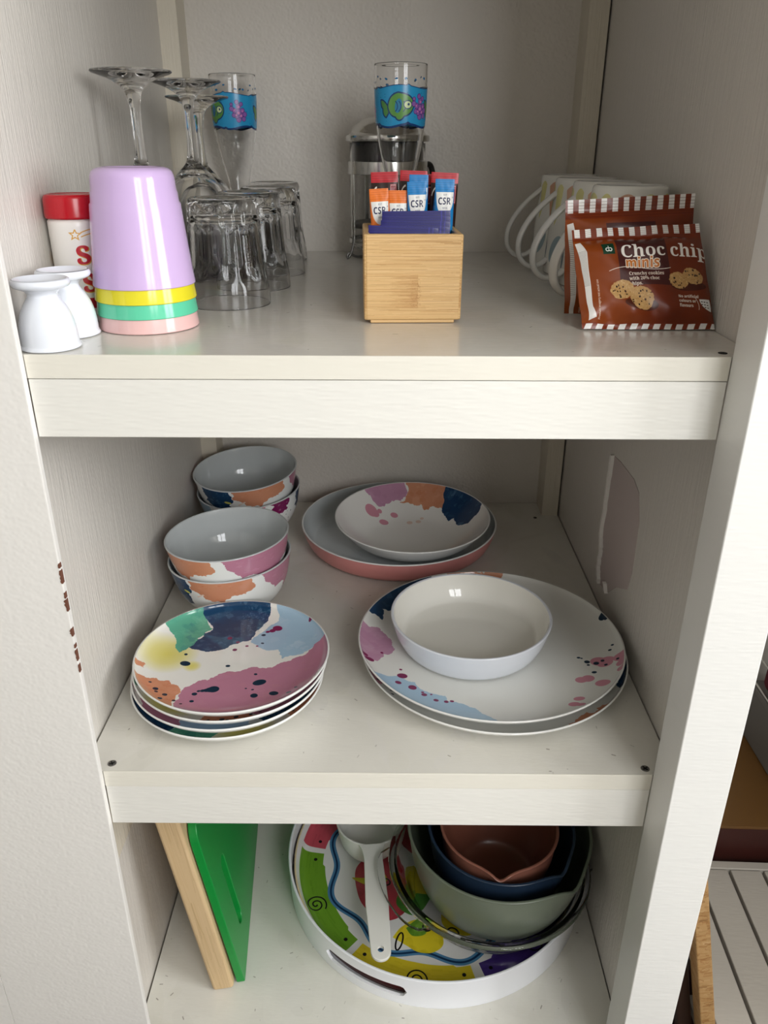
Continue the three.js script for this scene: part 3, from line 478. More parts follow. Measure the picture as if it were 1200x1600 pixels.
    x.save(); x.beginPath(); x.moveTo(U(0.01), W_(0.15)); x.lineTo(U(0.05), W_(0.14)); x.lineTo(U(0.075), W_(0.26)); x.lineTo(U(0.075), W_(0.8)); x.lineTo(U(0.1), W_(0.9)); x.lineTo(U(0.045), W_(0.93)); x.lineTo(U(0.03), W_(0.35)); x.closePath(); x.fillStyle = '#e4e1dc'; x.fill(); x.clip(); x.strokeStyle = '#55504c'; x.lineWidth = 2; for (let i = 0; i < 30; i++) { x.beginPath(); x.moveTo(U(0.02), W_(0.25 + i * 0.012)); x.lineTo(U(0.07), W_(0.245 + i * 0.012)); x.stroke(); } x.restore();
    x.save(); x.translate(U(0.128), W_(0.92)); x.rotate(-Math.PI / 2); x.fillStyle = '#efe0d0'; x.font = '24px sans-serif'; x.fillText('Product imagery not actual size', 0, 0); x.restore();
  });
  // bag through four corners with a pillow bulge; seam bands flat at both ends, creases
  const bag = (BL, BR, TL, TR, bulge, ph, vs = 1) => {
    const nx = 44, ny = 36, pos = [], uv = [], idx = [], P = (a, b) => [0, 1, 2].map((k) => (BL[k] * (1 - a) + BR[k] * a) * (1 - b) + (TL[k] * (1 - a) + TR[k] * a) * b);
    const e1 = V3(...BR).sub(V3(...BL)), e2 = V3(...TL).sub(V3(...BL)), n = e1.clone().cross(e2).normalize();
    for (const s of [1, -1]) for (let j = 0; j <= ny; j++) for (let i = 0; i <= nx; i++) {
      const a = i / nx, b = j / ny, e = Math.max(0, Math.min(1, Math.min(b - 0.05, 0.88 - b) / 0.16));
      const q = Math.pow(Math.sin(Math.PI / 2 * e), 0.7) * Math.pow(Math.max(0, 1 - Math.pow(Math.abs(2 * a - 1), 3.2)), 0.7);
      const crease = 0.0013 * Math.sin(a * 15 + b * 7 + ph) * Math.sin(b * 11 + 2 * ph) + 0.0022 * Math.max(0, 1 - Math.abs(b - 0.12) * 8) * Math.sin(a * 21 + ph);
      const c = P(a, b), k = s * (0.0002 + bulge * q) + crease * (e > 0 ? 1 : 0.7) + (b > 0.88 ? 0.0003 * Math.sin(b * 260) : 0);
      const neck = 1 - 0.045 * q * 1.0, mid = P(0.5, b);
      for (let t = 0; t < 3; t++) c[t] = mid[t] + (c[t] - mid[t]) * neck;
      pos.push(c[0] + n.x * k, Math.max(0.0006 + (s > 0 ? 0 : 0.0002), c[1] + n.y * k), c[2] + n.z * k); uv.push(s > 0 ? a : 1 - a, 1 - (1 - b) * vs);
    }
    const row = nx + 1, off = row * (ny + 1);
    for (let j = 0; j < ny; j++) for (let i = 0; i < nx; i++) { const a = j * row + i; idx.push(a, a + 1, a + row, a + 1, a + row + 1, a + row); const c = off + a; idx.push(c, c + row, c + 1, c + 1, c + row, c + row + 1); }
    const g = new THREE.BufferGeometry(); g.setAttribute('position', new THREE.Float32BufferAttribute(pos, 3)); g.setAttribute('uv', new THREE.Float32BufferAttribute(uv, 2)); g.setIndex(idx); g.computeVertexNormals(); return g;
  };
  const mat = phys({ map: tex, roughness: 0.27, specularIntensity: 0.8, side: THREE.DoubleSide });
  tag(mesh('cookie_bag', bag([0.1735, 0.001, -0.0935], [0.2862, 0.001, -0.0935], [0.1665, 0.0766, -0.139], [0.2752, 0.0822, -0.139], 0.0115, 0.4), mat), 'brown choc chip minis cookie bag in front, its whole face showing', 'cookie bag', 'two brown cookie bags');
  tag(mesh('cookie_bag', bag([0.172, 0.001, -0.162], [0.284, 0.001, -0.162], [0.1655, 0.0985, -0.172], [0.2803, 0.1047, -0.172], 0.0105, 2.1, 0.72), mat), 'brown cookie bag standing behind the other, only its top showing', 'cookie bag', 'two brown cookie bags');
}

// ================================================================ MIDDLE SHELF
// a plate: body (foot, underside, rim) and painted face; profile top given as list from rim to centre
function plateParts(R, h, well, rimW = 0.0016) {
  const under = smooth([[well * 0.92, 0.0004], [well, 0.0006], [well * 1.03, 0.0026], [R * 0.78, h * 0.2], [R * 0.91, h * 0.46], [R * 0.98, h * 0.8], [R, h - 0.0006]], 30);
  const body = [[0, 0.0016], [well * 0.86, 0.0014], [well * 0.9, 0.0003], ...under, [R + 0.0002, h - 0.0001], [R - 0.0006, h + 0.0006], [R - rimW, h + 0.0002]];
  const face = smooth([[R - rimW, h + 0.0002], [R * 0.962, h * 0.78], [R * 0.89, h * 0.46 + 0.0018], [R * 0.76, h * 0.2 + 0.003], [R * 0.55, 0.0054], [R * 0.3, 0.0046], [0, 0.0045]], 36);
  return [lathe(body, 110), planarUV(lathe(face, 110), R)];
}
const sideTex = canvasTex(1024, 1024, (x, s) => {
  x.fillStyle = C.white; x.fillRect(0, 0, s, s);
  soft(x, s, [[-0.72, -0.12, 0.17], [-0.42, 0.07, 0.05]], C.yellow);
  patch(x, s, [[0.35, -0.97], [0.51, -0.98], [0.75, -0.8], [0.9, -0.55], [1.0, -0.3], [0.82, -0.24], [0.71, -0.14], [0.5, -0.06], [0.44, -0.23], [0.26, -0.25], [0.13, -0.36], [0.14, -0.46], [0.25, -0.59], [0.38, -0.74]], C.lblue, { rough: 0.1, mottle: ['#c6d8e6', '#9cbbd3', '#dde6ec'], n: 40, clipAlpha: 0.3 });
  patch(x, s, [[-0.55, -0.95], [-0.36, -1.0], [-0.14, -1.1], [0.1, -1.1], [0.3, -1.03], [0.27, -0.84], [0.23, -0.72], [0.14, -0.56], [0.12, -0.42], [0, -0.36], [-0.08, -0.32], [-0.14, -0.24], [-0.28, -0.2], [-0.43, -0.22], [-0.52, -0.25], [-0.47, -0.4], [-0.42, -0.52], [-0.34, -0.61], [-0.45, -0.76]], C.navy, { rough: 0.13, mottle: [C.navy2, '#163353', '#5b7f9e', '#7c9cb6'], n: 220, clipAlpha: 0.3, size: 0.06 });
  x.save(); for (let i = 0; i < 220; i++) { x.globalAlpha = rr(0.05, 0.25); x.fillStyle = '#8fb0c9'; x.beginPath(); x.arc(px(s, rr(-0.05, 0.25)), px(s, rr(-0.95, -0.5)), rr(1, 6), 0, 7); x.fill(); } x.restore();
  patch(x, s, [[-0.86, -0.6], [-0.75, -0.75], [-0.62, -0.87], [-0.52, -0.93], [-0.45, -0.76], [-0.34, -0.61], [-0.42, -0.52], [-0.47, -0.42], [-0.5, -0.29], [-0.55, -0.21], [-0.61, -0.15], [-0.67, -0.24], [-0.69, -0.37], [-0.78, -0.48]], C.green, { rough: 0.14, mottle: ['#3c7b86', '#7cc2a6', '#4c9a8b'], n: 60, clipAlpha: 0.4 });
  patch(x, s, [[-0.31, 0.33], [-0.15, 0.24], [0.04, 0.16], [0.17, 0.09], [0.35, 0.1], [0.48, 0.02], [0.61, -0.06], [0.74, -0.12], [0.82, -0.27], [1.0, -0.34], [1.0, -0.1], [0.98, 0.15], [0.85, 0.5], [0.66, 0.76], [0.45, 0.9], [0.2, 1.0], [-0.05, 1.02], [-0.3, 0.97], [-0.41, 0.85], [-0.44, 0.67], [-0.43, 0.51], [-0.36, 0.4]], C.pink, { rough: 0.13, mottle: ['#cd93a8', '#b87690', '#c98c96'], n: 90, clipAlpha: 0.22, size: 0.14 });
  patch(x, s, [[-1.0, 0.33], [-0.82, 0.34], [-0.72, 0.31], [-0.59, 0.33], [-0.47, 0.43], [-0.43, 0.51], [-0.46, 0.59], [-0.47, 0.7], [-0.38, 0.9], [-0.55, 0.88], [-0.7, 0.75], [-0.86, 0.58]], C.orange, { rough: 0.13, mottle: ['#c76f4e', '#e2a083', '#cf7b58'], n: 50, clipAlpha: 0.3 });
  patch(x, s, [[-0.99, 0.12], [-0.9, 0.1], [-0.88, 0.18], [-0.96, 0.2]], C.orange, { rough: 0.2 });
  const t = (list, c) => spots(x, s, list, c, 1.25);
  t([[-0.5, 0.03, 0.045], [-0.12, 0.455, 0.046], [-0.155, 0.465, 0.034], [-0.185, 0.475, 0.026], [-0.22, 0.482, 0.022], [-0.26, 0.49, 0.015], [0.32, 0.34, 0.055], [0.3, 0.56, 0.03], [0.49, 0.53, 0.038], [-0.05, 0.06, 0.02], [-0.29, 0.54, 0.022], [-0.29, 0.66, 0.018], [-0.57, 0.58, 0.02], [-0.68, 0.5, 0.022], [-0.59, 0.67, 0.018]], C.ink);
  t([[-0.46, 0.67, 0.015], [-0.76, 0.4, 0.013], [-0.53, -0.13, 0.015], [0.24, -0.5, 0.02], [0.26, 0.2, 0.015], [0.25, -0.35, 0.015], [0.64, 0.54, 0.022], [0.27, 0.46, 0.012], [0.7, 0.46, 0.014], [-0.38, 0.72, 0.012], [0.2, 0.44, 0.01], [-0.66, 0.55, 0.016]], C.ink);
  t([[0.38, -0.62, 0.045], [0.33, -0.58, 0.028], [0.28, -0.56, 0.02], [0.76, -0.64, 0.025], [-0.03, -0.23, 0.02], [-0.12, -0.44, 0.022], [-0.02, -0.37, 0.018], [0.09, -0.3, 0.015], [0.2, -0.3, 0.012]], C.maroon);
});
{
  const R = 0.104, h = 0.0195, [b, f] = plateParts(R, h, 0.062), face = phys({ map: sideTex, roughness: 0.07 });
  const t = thing('side_plate', 'bottom plate of the splattered side plate stack', 'plate', [-0.1655, Y2 + 0.0002, -0.128], 2.1, 'stack of four side plates');
  mesh('plate_body', b, M.porcelain, t); mesh('painted_face', f, face, t);
  copy(t, [-0.1635, Y2 + 0.0112, -0.1275], 4.0, 'third plate down in the side plate stack');
  copy(t, [-0.1605, Y2 + 0.0222, -0.127], 1.0, 'second plate down in the side plate stack');
  copy(t, [-0.158, Y2 + 0.0332, -0.1255], 0, 'top side plate splashed pink, navy, orange and pale blue');
}
const dinnerTex = canvasTex(1024, 1024, (x, s) => {
  x.fillStyle = '#e9e9e3'; x.fillRect(0, 0, s, s);
  patch(x, s, [[-0.97, -0.33], [-0.88, -0.56], [-0.76, -0.75], [-0.6, -0.9], [-0.42, -1.0], [-0.4, -0.88], [-0.48, -0.79], [-0.6, -0.71], [-0.7, -0.52], [-0.82, -0.45], [-0.82, -0.32], [-0.88, -0.36]], C.navy, { rough: 0.16, mottle: [C.navy2, '#5f86a5'], n: 50, clipAlpha: 0.3, size: 0.05 });
  patch(x, s, [[-1.02, -0.04], [-0.97, -0.2], [-0.85, -0.21], [-0.78, -0.12], [-0.72, 0.04], [-0.8, 0.12], [-0.85, 0.24], [-0.95, 0.3], [-1.0, 0.15]], C.mauve, { rough: 0.14, mottle: ['#d3acc0', '#b783a0'], n: 40, clipAlpha: 0.3 });
  patch(x, s, [[-0.93, 0.4], [-0.78, 0.42], [-0.69, 0.39], [-0.63, 0.44], [-0.58, 0.45], [-0.55, 0.52], [-0.45, 0.58], [-0.37, 0.6], [-0.36, 0.66], [-0.25, 0.69], [-0.16, 0.76], [-0.08, 0.86], [-0.02, 0.97], [-0.2, 0.99], [-0.4, 0.93], [-0.6, 0.82], [-0.78, 0.64]], C.lblue, { rough: 0.1, mottle: ['#bcd6e6', '#9fc0d8'], n: 40, clipAlpha: 0.25 });
  patch(x, s, [[-0.36, -0.98], [-0.1, -1.02], [0.14, -1.02], [0.24, -0.98], [0.13, -0.93], [-0.17, -0.92]], C.orange, { rough: 0.2 });
  spots(x, s, [[0.79, 0.2, 0.045], [0.83, 0.24, 0.045], [0.86, 0.2, 0.035], [0.95, 0.22, 0.045], [0.94, 0.3, 0.04], [0.92, 0.38, 0.035], [0.62, 0.41, 0.035], [0.67, 0.4, 0.035], [0.75, 0.49, 0.04], [0.55, 0.65, 0.03], [0.5, 0.72, 0.03], [0.54, 0.74, 0.025]], C.rose, 1.3);
  spots(x, s, [[0.71, 0.19, 0.018], [0.66, 0.13, 0.012], [0.77, 0.22, 0.018], [0.83, 0.26, 0.012], [0.73, 0.33, 0.016], [0.82, 0.2, 0.012], [0.9, 0.09, 0.012], [0.71, 0.23, 0.01], [0.92, 0.23, 0.01], [0.93, 0.04, 0.01], [0.68, 0.14, 0.008], [0.94, -0.3, 0.03], [0.96, -0.27, 0.02]], C.ink);
  spots(x, s, [[-0.91, 0.25, 0.03], [-0.95, 0.21, 0.025], [-0.67, 0.38, 0.033], [-0.7, 0.48, 0.02], [-0.6, 0.52, 0.026], [-0.52, 0.6, 0.018], [-0.44, 0.66, 0.016], [-0.37, 0.67, 0.014], [-0.33, 0.66, 0.013], [-0.68, 0.3, 0.01], [-0.82, 0.11, 0.01], [-0.47, 0.59, 0.008], [-0.53, 0.57, 0.01]], C.maroon);
});
{
  const R = 0.1512, h = 0.0225, [b, f] = plateParts(R, h, 0.095), face = phys({ map: dinnerTex, roughness: 0.07 });
  const t = thing('dinner_plate', 'large white dinner plate lying beneath the top dinner plate', 'plate', [0.131, Y2 + 0.0002, -0.1815], -2.5, 'two large dinner plates');
  mesh('plate_body', b, M.porcelain, t); mesh('painted_face', f, face, t);
  copy(t, [0.1268, Y2 + 0.0137, -0.183], 0, 'top dinner plate, pale with blue and pink splashes, under the white bowl');
}
// ---- white bowl
{
  const y0 = Y2 + 0.0205, h = 0.039, R = 0.0922;
  const out = smooth([[0.074, 0.0004], [0.0765, 0.0014], [0.0815, 0.007], [0.0868, 0.018], [0.0901, 0.029], [R, h - 0.001]], 30), inn = smooth([[R - 0.003, h - 0.0002], [0.0872, 0.029], [0.0832, 0.018], [0.0775, 0.0095], [0.069, 0.0066], [0.04, 0.0056], [0, 0.0054]], 30);
  const t = thing('serving_bowl', 'plain white shallow bowl standing on the dinner plates', 'bowl', [0.1052, y0, -0.1945], 0);
  mesh('outside', lathe([[0, 0.0008], [0.072, 0.0006], ...out, [R + 0.0001, h], [R - 0.0012, h + 0.0008], [R - 0.003, h - 0.0002]], 96), M.bluewhite, t);
  mesh('inside', lathe(inn, 96), phys({ color: '#f1efe7', roughness: 0.05 }), t);
}
// ---- pink-backed plate with patterned pasta bowl
{
  const R = 0.1455, h = 0.0375;
  const out = smooth([[0.112, 0.0004], [0.122, 0.0012], [0.1345, 0.009], [0.1415, 0.022], [R, h - 0.001]], 30), inn = smooth([[R - 0.0022, h], [0.139, 0.022], [0.131, 0.0095], [0.12, 0.0058], [0.08, 0.0045], [0, 0.0042]], 30);
  const t = thing('coupe_plate', 'large grey plate with pink outside under the pasta bowl', 'plate', [0.0255, Y2 + 0.0002, -0.491], 0);
  const o = mesh('outside', lathe([[0, 0.0008], [0.11, 0.0006], ...out], 110), phys({ color: '#d98f8b', roughness: 0.35 }), t); o.userData.label = 'matte pink outside';
  mesh('rim', lathe([[R, h - 0.001], [R + 0.0002, h - 0.0002], [R - 0.0009, h + 0.0008], [R - 0.0022, h]], 110), M.porcelain, t);
  mesh('inside', lathe(inn, 110), M.greyglaze, t);
}
const pastaTex = canvasTex(1024, 1024, (x, s) => {
  const K = 0.82, sq = (l) => l.map(([u, v, r]) => [u, v * 0.6 - 0.22, r].filter((q) => q !== undefined));
  x.fillStyle = '#eeece7'; x.fillRect(0, 0, s, s);
  patch(x, s, sq([[-0.75, -0.9], [-0.6, -1.15], [-0.34, -1.25], [-0.09, -1.3], [-0.04, -1.12], [-0.14, -0.96], [-0.29, -0.87], [-0.36, -0.78], [-0.46, -0.73], [-0.56, -0.86]]), C.mauve, { rough: 0.14, mottle: ['#d3a4bd', '#b5809d'], n: 40 });
  patch(x, s, sq([[-0.09, -1.32], [0.16, -1.35], [0.36, -1.3], [0.5, -1.15], [0.46, -0.67], [0.38, -0.73], [0.31, -0.81], [0.19, -0.75], [0.1, -0.87], [-0.02, -0.93], [-0.15, -0.93], [-0.04, -1.12]]), C.orange, { rough: 0.18, mottle: ['#c8784f', '#e6b195'], n: 40 });
  patch(x, s, sq([[0.46, -1.25], [0.72, -1.1], [0.95, -0.78], [1.06, -0.44], [1.06, -0.22], [0.89, -0.06], [0.74, 0.04], [0.62, -0.06], [0.58, -0.33], [0.5, -0.31], [0.46, -0.49], [0.45, -0.79]]), '#143a62', { rough: 0.12, mottle: ['#3b6488', '#0f2c4d', '#6f93ae'], n: 120, size: 0.06 });
  patch(x, s, sq([[-1.1, -0.31], [-0.98, -0.65], [-0.86, -0.95], [-0.77, -1.0], [-0.8, -0.71], [-0.88, -0.42], [-0.96, -0.23]]), '#8cc3ae', { rough: 0.12 });
  spots(x, s, sq([[-0.54, -0.55, 0.075], [-0.49, -0.52, 0.05], [-0.37, -0.34, 0.055], [-0.23, -0.61, 0.045], [-0.43, -0.62, 0.028]]), C.rose);
  x.globalAlpha = 0.5; spots(x, s, sq([[-0.02, -0.39, 0.035], [0.1, -0.43, 0.032], [0.15, -0.54, 0.022]]), '#d7a98f'); x.globalAlpha = 1;
});
{
  const R = 0.1135, h = 0.0475;
  const out = smooth([[0.05, 0.0004], [0.0545, 0.0012], [0.07, 0.008], [0.092, 0.022], [0.107, 0.038], [R, h - 0.0008]], 30), inn = smooth([[R - 0.002, h], [0.1045, 0.038], [0.0885, 0.0225], [0.068, 0.0105], [0.05, 0.0068], [0.025, 0.0055], [0, 0.0053]], 40);
  const t = thing('pasta_bowl', 'wide white bowl with navy, pink and orange splashes on pink plate', 'bowl', [0.0447, Y2 + 0.0095, -0.468], 0); t.rotation.x = 0.035;
  mesh('outside', lathe([[0, 0.0008], [0.048, 0.0006], ...out, [R, h], [R - 0.0009, h + 0.0007], [R - 0.002, h]], 110), M.porcelain, t);
  mesh('painted_inside', planarUV(lathe(inn, 110), R), phys({ map: pastaTex, roughness: 0.06 }), t);
}
// ---- four bowls in two stacks
const bowlTex = canvasTex(2048, 512, (x, w, h) => {
  // canvas drawn through patch() on a square of side w; v runs 0..0.25 of it
  x.fillStyle = '#eef0ee'; x.fillRect(0, 0, w, h);
  const f = (l) => l.map(([u, v]) => [u * 2 - 1, v * 0.36 - 1]);      // u 0..1 round, v 0 (rim) .. 1 (foot)
  const P = (l, c, o) => patch(x, w, f(l), c, o);
  P([[0.015, -0.1], [0.125, -0.1], [0.13, 0.25], [0.115, 0.45], [0.118, 0.75], [0.085, 0.8], [0.06, 0.6], [0.02, 0.45]], C.navy, { rough: 0.16, mottle: [C.navy2, '#14304e', '#7fa0b8'], n: 120, size: 0.02, clipAlpha: 0.35 });
  P([[0.128, -0.1], [0.3, -0.1], [0.305, 0.2], [0.28, 0.4], [0.24, 0.42], [0.22, 0.58], [0.185, 0.52], [0.15, 0.3], [0.128, 0.25]], C.orange, { rough: 0.18, mottle: ['#c9734f', '#e3a487'], n: 60, size: 0.02 });
  P([[0.325, -0.1], [0.56, -0.1], [0.56, 0.5], [0.5, 0.62], [0.44, 0.85], [0.42, 0.6], [0.37, 0.55], [0.345, 0.3]], C.pink, { rough: 0.18, mottle: ['#d29ab2', '#b57390'], n: 80, size: 0.03 });
  P([[0.58, -0.1], [0.72, -0.1], [0.7, 0.4], [0.64, 0.5], [0.6, 0.35]], C.lblue, { rough: 0.15, mottle: ['#c4d9e6'], n: 30, size: 0.03 });
  P([[0.75, -0.1], [0.9, -0.1], [0.905, 0.35], [0.86, 0.6], [0.77, 0.5]], C.rose, { rough: 0.16, mottle: ['#c4819a'], n: 40, size: 0.03 });
  P([[0.905, -0.1], [0.985, -0.1], [0.97, 0.2], [0.94, 0.5], [0.91, 0.35]], '#7c1a57', { rough: 0.28, mottle: ['#b06a92', '#e6dde4'], n: 60, size: 0.012 });
  x.fillStyle = '#d8d66a'; x.beginPath(); x.ellipse(0.112 * w, 0.26 * h, 24, 13, 0.35, 0, 7); x.fill();
  x.strokeStyle = '#eed9cb'; x.lineWidth = 12; x.beginPath(); x.moveTo(0.145 * w, 0.32 * h); x.lineTo(0.168 * w, 0.25 * h); x.stroke();
  x.fillStyle = C.ink; for (let i = 0; i < 20; i++) { x.beginPath(); x.arc(rr(0.9, 1) * w, rr(0.3, 0.6) * h, rr(2, 6), 0, 7); x.fill(); }
});
{
  const R = 0.0772, h = 0.078, op = smooth([[0.036, 0.006], [0.048, 0.012], [0.0605, 0.026], [0.0702, 0.046], [R, h - 0.001]], 24);
  const outG = lathe(op, 90); { const p = outG.attributes.position, u = outG.attributes.uv; for (let i = 0; i < p.count; i++) u.setY(i, (p.getY(i) - 0.004) / (h - 0.005)); }
  const t = thing('cereal_bowl', 'lower bowl of the front stack, navy orange and pink outside', 'bowl', [-0.1868, Y2 + 0.0002, -0.301], 0, 'two stacks of bowls');
  mesh('painted_outside', outG, phys({ map: bowlTex, roughness: 0.06 }), t);
  mesh('foot', lathe([[0, 0.003], [0.029, 0.003], [0.0305, 0.0004], [0.033, 0.0004], [0.0345, 0.0035], [0.036, 0.006]], 64), M.porcelain, t);
  mesh('inside', lathe([[R, h - 0.001], [R + 0.0001, h - 0.0003], [R - 0.0008, h + 0.0006], [R - 0.002, h], ...smooth([[R - 0.0024, h - 0.001], [0.0672, 0.046], [0.0575, 0.0275], [0.046, 0.0145], [0.034, 0.0092], [0, 0.008]], 30)], 90), M.greyglaze, t);
  const turn = (u) => -((0.5 - u) * -2 * Math.PI) * 1;
  // u at the front (+z) is 0.5; turning by -2*pi*(0.5-u0) brings u0 to the front
  const face = (u0) => 2 * Math.PI * (0.5 - u0);
  const lean = (o, yaw, rx, rz) => { o.quaternion.setFromEuler(new THREE.Euler(rx, 0, rz)).multiply(new THREE.Quaternion().setFromAxisAngle(V3(0, 1, 0), yaw)); return o; };
  lean(copy(t, [-0.1878, Y2 + 0.0305, -0.301], 0, 'upper bowl of the front stack, grey inside, orange and pink outside'), face(0.31), 0, 0.06);
  lean(copy(t, [-0.198, Y2 + 0.0022, -0.519], 0, 'lower bowl of the rear stack with a maroon splash'), face(0.82), 0.05, 0.05);
  lean(t, face(0.214), 0, 0.055); t.position.y = Y2 + 0.002;
  lean(copy(t, [-0.201, Y2 + 0.0325, -0.521], 0, 'upper bowl of the rear stack, navy and orange outside, by back wall'), face(0.147), 0.08, 0.055);
}

// ================================================================ BOTTOM SHELF
// ---- boards leaning to the left
{
  const wood = canvasTex(512, 1024, (x, w, h) => { x.fillStyle = '#cdb188'; x.fillRect(0, 0, w, h); for (let i = 0; i < 500; i++) { x.globalAlpha = rr(0.05, 0.28); x.strokeStyle = ['#aa8a5c', '#e2caa2', '#bb9a6c', '#94764c'][Math.floor(rnd() * 4)]; x.lineWidth = rr(1, 4); const X = rr(0, w), Y = rr(-0.2, 0.9) * h; x.beginPath(); x.moveTo(X, Y); x.bezierCurveTo(X + rr(-8, 8), Y + 80, X + rr(-8, 8), Y + 160, X + rr(-10, 10), Y + rr(120, 400)); x.stroke(); } x.globalAlpha = 1; }, true);
  const t = thing('chopping_board', 'thick wooden chopping board leaning in the left corner', 'chopping board', [-0.1925, Y3 + 0.0008, -0.0565], 0); t.rotation.set(0, 0.086, 0.135, 'YXZ');
  const g = metreUV(new RoundedBoxGeometry(0.0262, 0.318, 0.35, 4, 0.004)); { const u = g.attributes.uv; for (let i = 0; i < u.count; i++) u.setXY(i, u.getX(i) * 8, u.getY(i) * 3); }
  const b = mesh('board', g, std({ map: wood, roughness: 0.6 }), t); b.position.set(0, 0.1605, -0.175);
  // green board: rounded outline with a handle slot
  const L = 0.34, Hh = 0.268, r = 0.03, s = new THREE.Shape();
  s.moveTo(0.004, 0); s.lineTo(L - 0.004, 0); s.quadraticCurveTo(L, 0, L, 0.004); s.lineTo(L, Hh - r); s.quadraticCurveTo(L, Hh, L - r, Hh); s.lineTo(r, Hh); s.quadraticCurveTo(0, Hh, 0, Hh - r); s.lineTo(0, 0.004); s.quadraticCurveTo(0, 0, 0.004, 0);
  const k = new THREE.Path(), hx = 0.055, y0 = 0.052, y1 = 0.148, hr = 0.011; k.moveTo(hx - hr, y0); k.lineTo(hx - hr, y1); k.absarc(hx, y1, hr, Math.PI, 0, true); k.lineTo(hx + hr, y0); k.absarc(hx, y0, hr, 0, -Math.PI, true); s.holes.push(k);
  const gg = new THREE.ExtrudeGeometry(s, { depth: 0.008, bevelEnabled: true, bevelSize: 0.001, bevelThickness: 0.001, bevelSegments: 2, curveSegments: 16 });
  gg.rotateY(Math.PI / 2);                       // x -> -z (length goes back), depth -> +x
  const greenTex = canvasTex(1024, 1024, (x, w, h) => { x.fillStyle = '#0c8a38'; x.fillRect(0, 0, w, h); for (let i = 0; i < 900; i++) { x.globalAlpha = rr(0.03, 0.16); x.strokeStyle = '#bfe6c4'; x.lineWidth = rr(0.5, 1.6); const X = w * 0.42 + rr(-1, 1) * rr(0, 1) * w * 0.22, Y = h * 0.3 + rr(-1, 1) * rr(0, 1) * h * 0.3; x.beginPath(); x.moveTo(X, Y); x.lineTo(X + rr(-12, 12), Y + rr(-16, 16)); x.stroke(); } x.globalAlpha = 1; });
  { const p = gg.attributes.position, u = gg.attributes.uv; for (let i = 0; i < p.count; i++) u.setXY(i, -p.getZ(i) / L, p.getY(i) / Hh); }
  const m = mesh('chopping_board', gg, phys({ map: greenTex, roughness: 0.35 })); m.position.set(-0.1765, Y3 + 0.002, -0.0665); m.rotation.set(0, 0.086, 0.14, 'YXZ');
  tag(m, 'green plastic chopping board with hand slot leaning on the wooden one', 'chopping board');
}
// ---- round white tray with hand slots
const TX = 0.0778, TZ = -0.2425;
{
  const t = thing('round_tray', 'round white tray with cut-out hand slots on the bottom shelf', 'tray', [TX, Y3 + 0.0002, TZ], 0);
  const Ro = 0.2078, Rb = 0.2062, th = 0.0036, Ht = 0.05, N = 300;
  const slot = (a, mid) => { let d = a - mid; d = Math.atan2(Math.sin(d), Math.cos(d)); const half = 0.275, e = 0.008 / Ro * 1.0, hh = 0.0095; const x = Math.abs(d); if (x > half) return 0; const q = Math.min(1, (half - x) / 0.037); return hh * Math.sqrt(Math.max(0, 1 - (1 - q) * (1 - q))); };
  const strip = (lo, hi) => {
    const pos = [], idx = [];
    for (let i = 0; i <= N; i++) { const a = i / N * 2 * Math.PI, s = Math.max(slot(a, 118 * rad), slot(a, 298 * rad)), y0 = lo(s), y1 = hi(s); const c = Math.cos(a), d = Math.sin(a), R = (y) => Rb + (Ro - Rb) * y / Ht; pos.push(c * R(y0), y0, d * R(y0), c * R(y1), y1, d * R(y1), c * (R(y1) - th), y1, d * (R(y1) - th), c * (R(y0) - th), y0, d * (R(y0) - th)); }
    for (let i = 0; i < N; i++) for (let k = 0; k < 4; k++) { const a = i * 4 + k, b = i * 4 + (k + 1) % 4; idx.push(a, b, a + 4, b, b + 4, a + 4); }
    let g = new THREE.BufferGeometry(); g.setAttribute('position', new THREE.Float32BufferAttribute(pos, 3)); g.setIndex(idx); g = g.toNonIndexed(); g.computeVertexNormals();
    g.setAttribute('uv', new THREE.Float32BufferAttribute(new Float32Array(g.attributes.position.count * 2), 2)); return g;
  };
  const m = phys({ color: '#eef0f5', roughness: 0.3 });
  mesh('rim_wall', [strip(() => 0, (s) => 0.024 - s), strip((s) => 0.024 + s, () => Ht - 0.001), (() => { const g = new THREE.TorusGeometry(Ro - th / 2, th / 2, 10, 160); g.rotateX(Math.PI / 2); g.scale(1, 0.45, 1); g.translate(0, Ht - 0.001, 0); return g; })()], m, t);
  mesh('base', lathe([[0, 0.0002], [Rb - 0.001, 0.0002], [Rb - 0.001, 0.0045], [0, 0.0045]], 100), m, t);
}
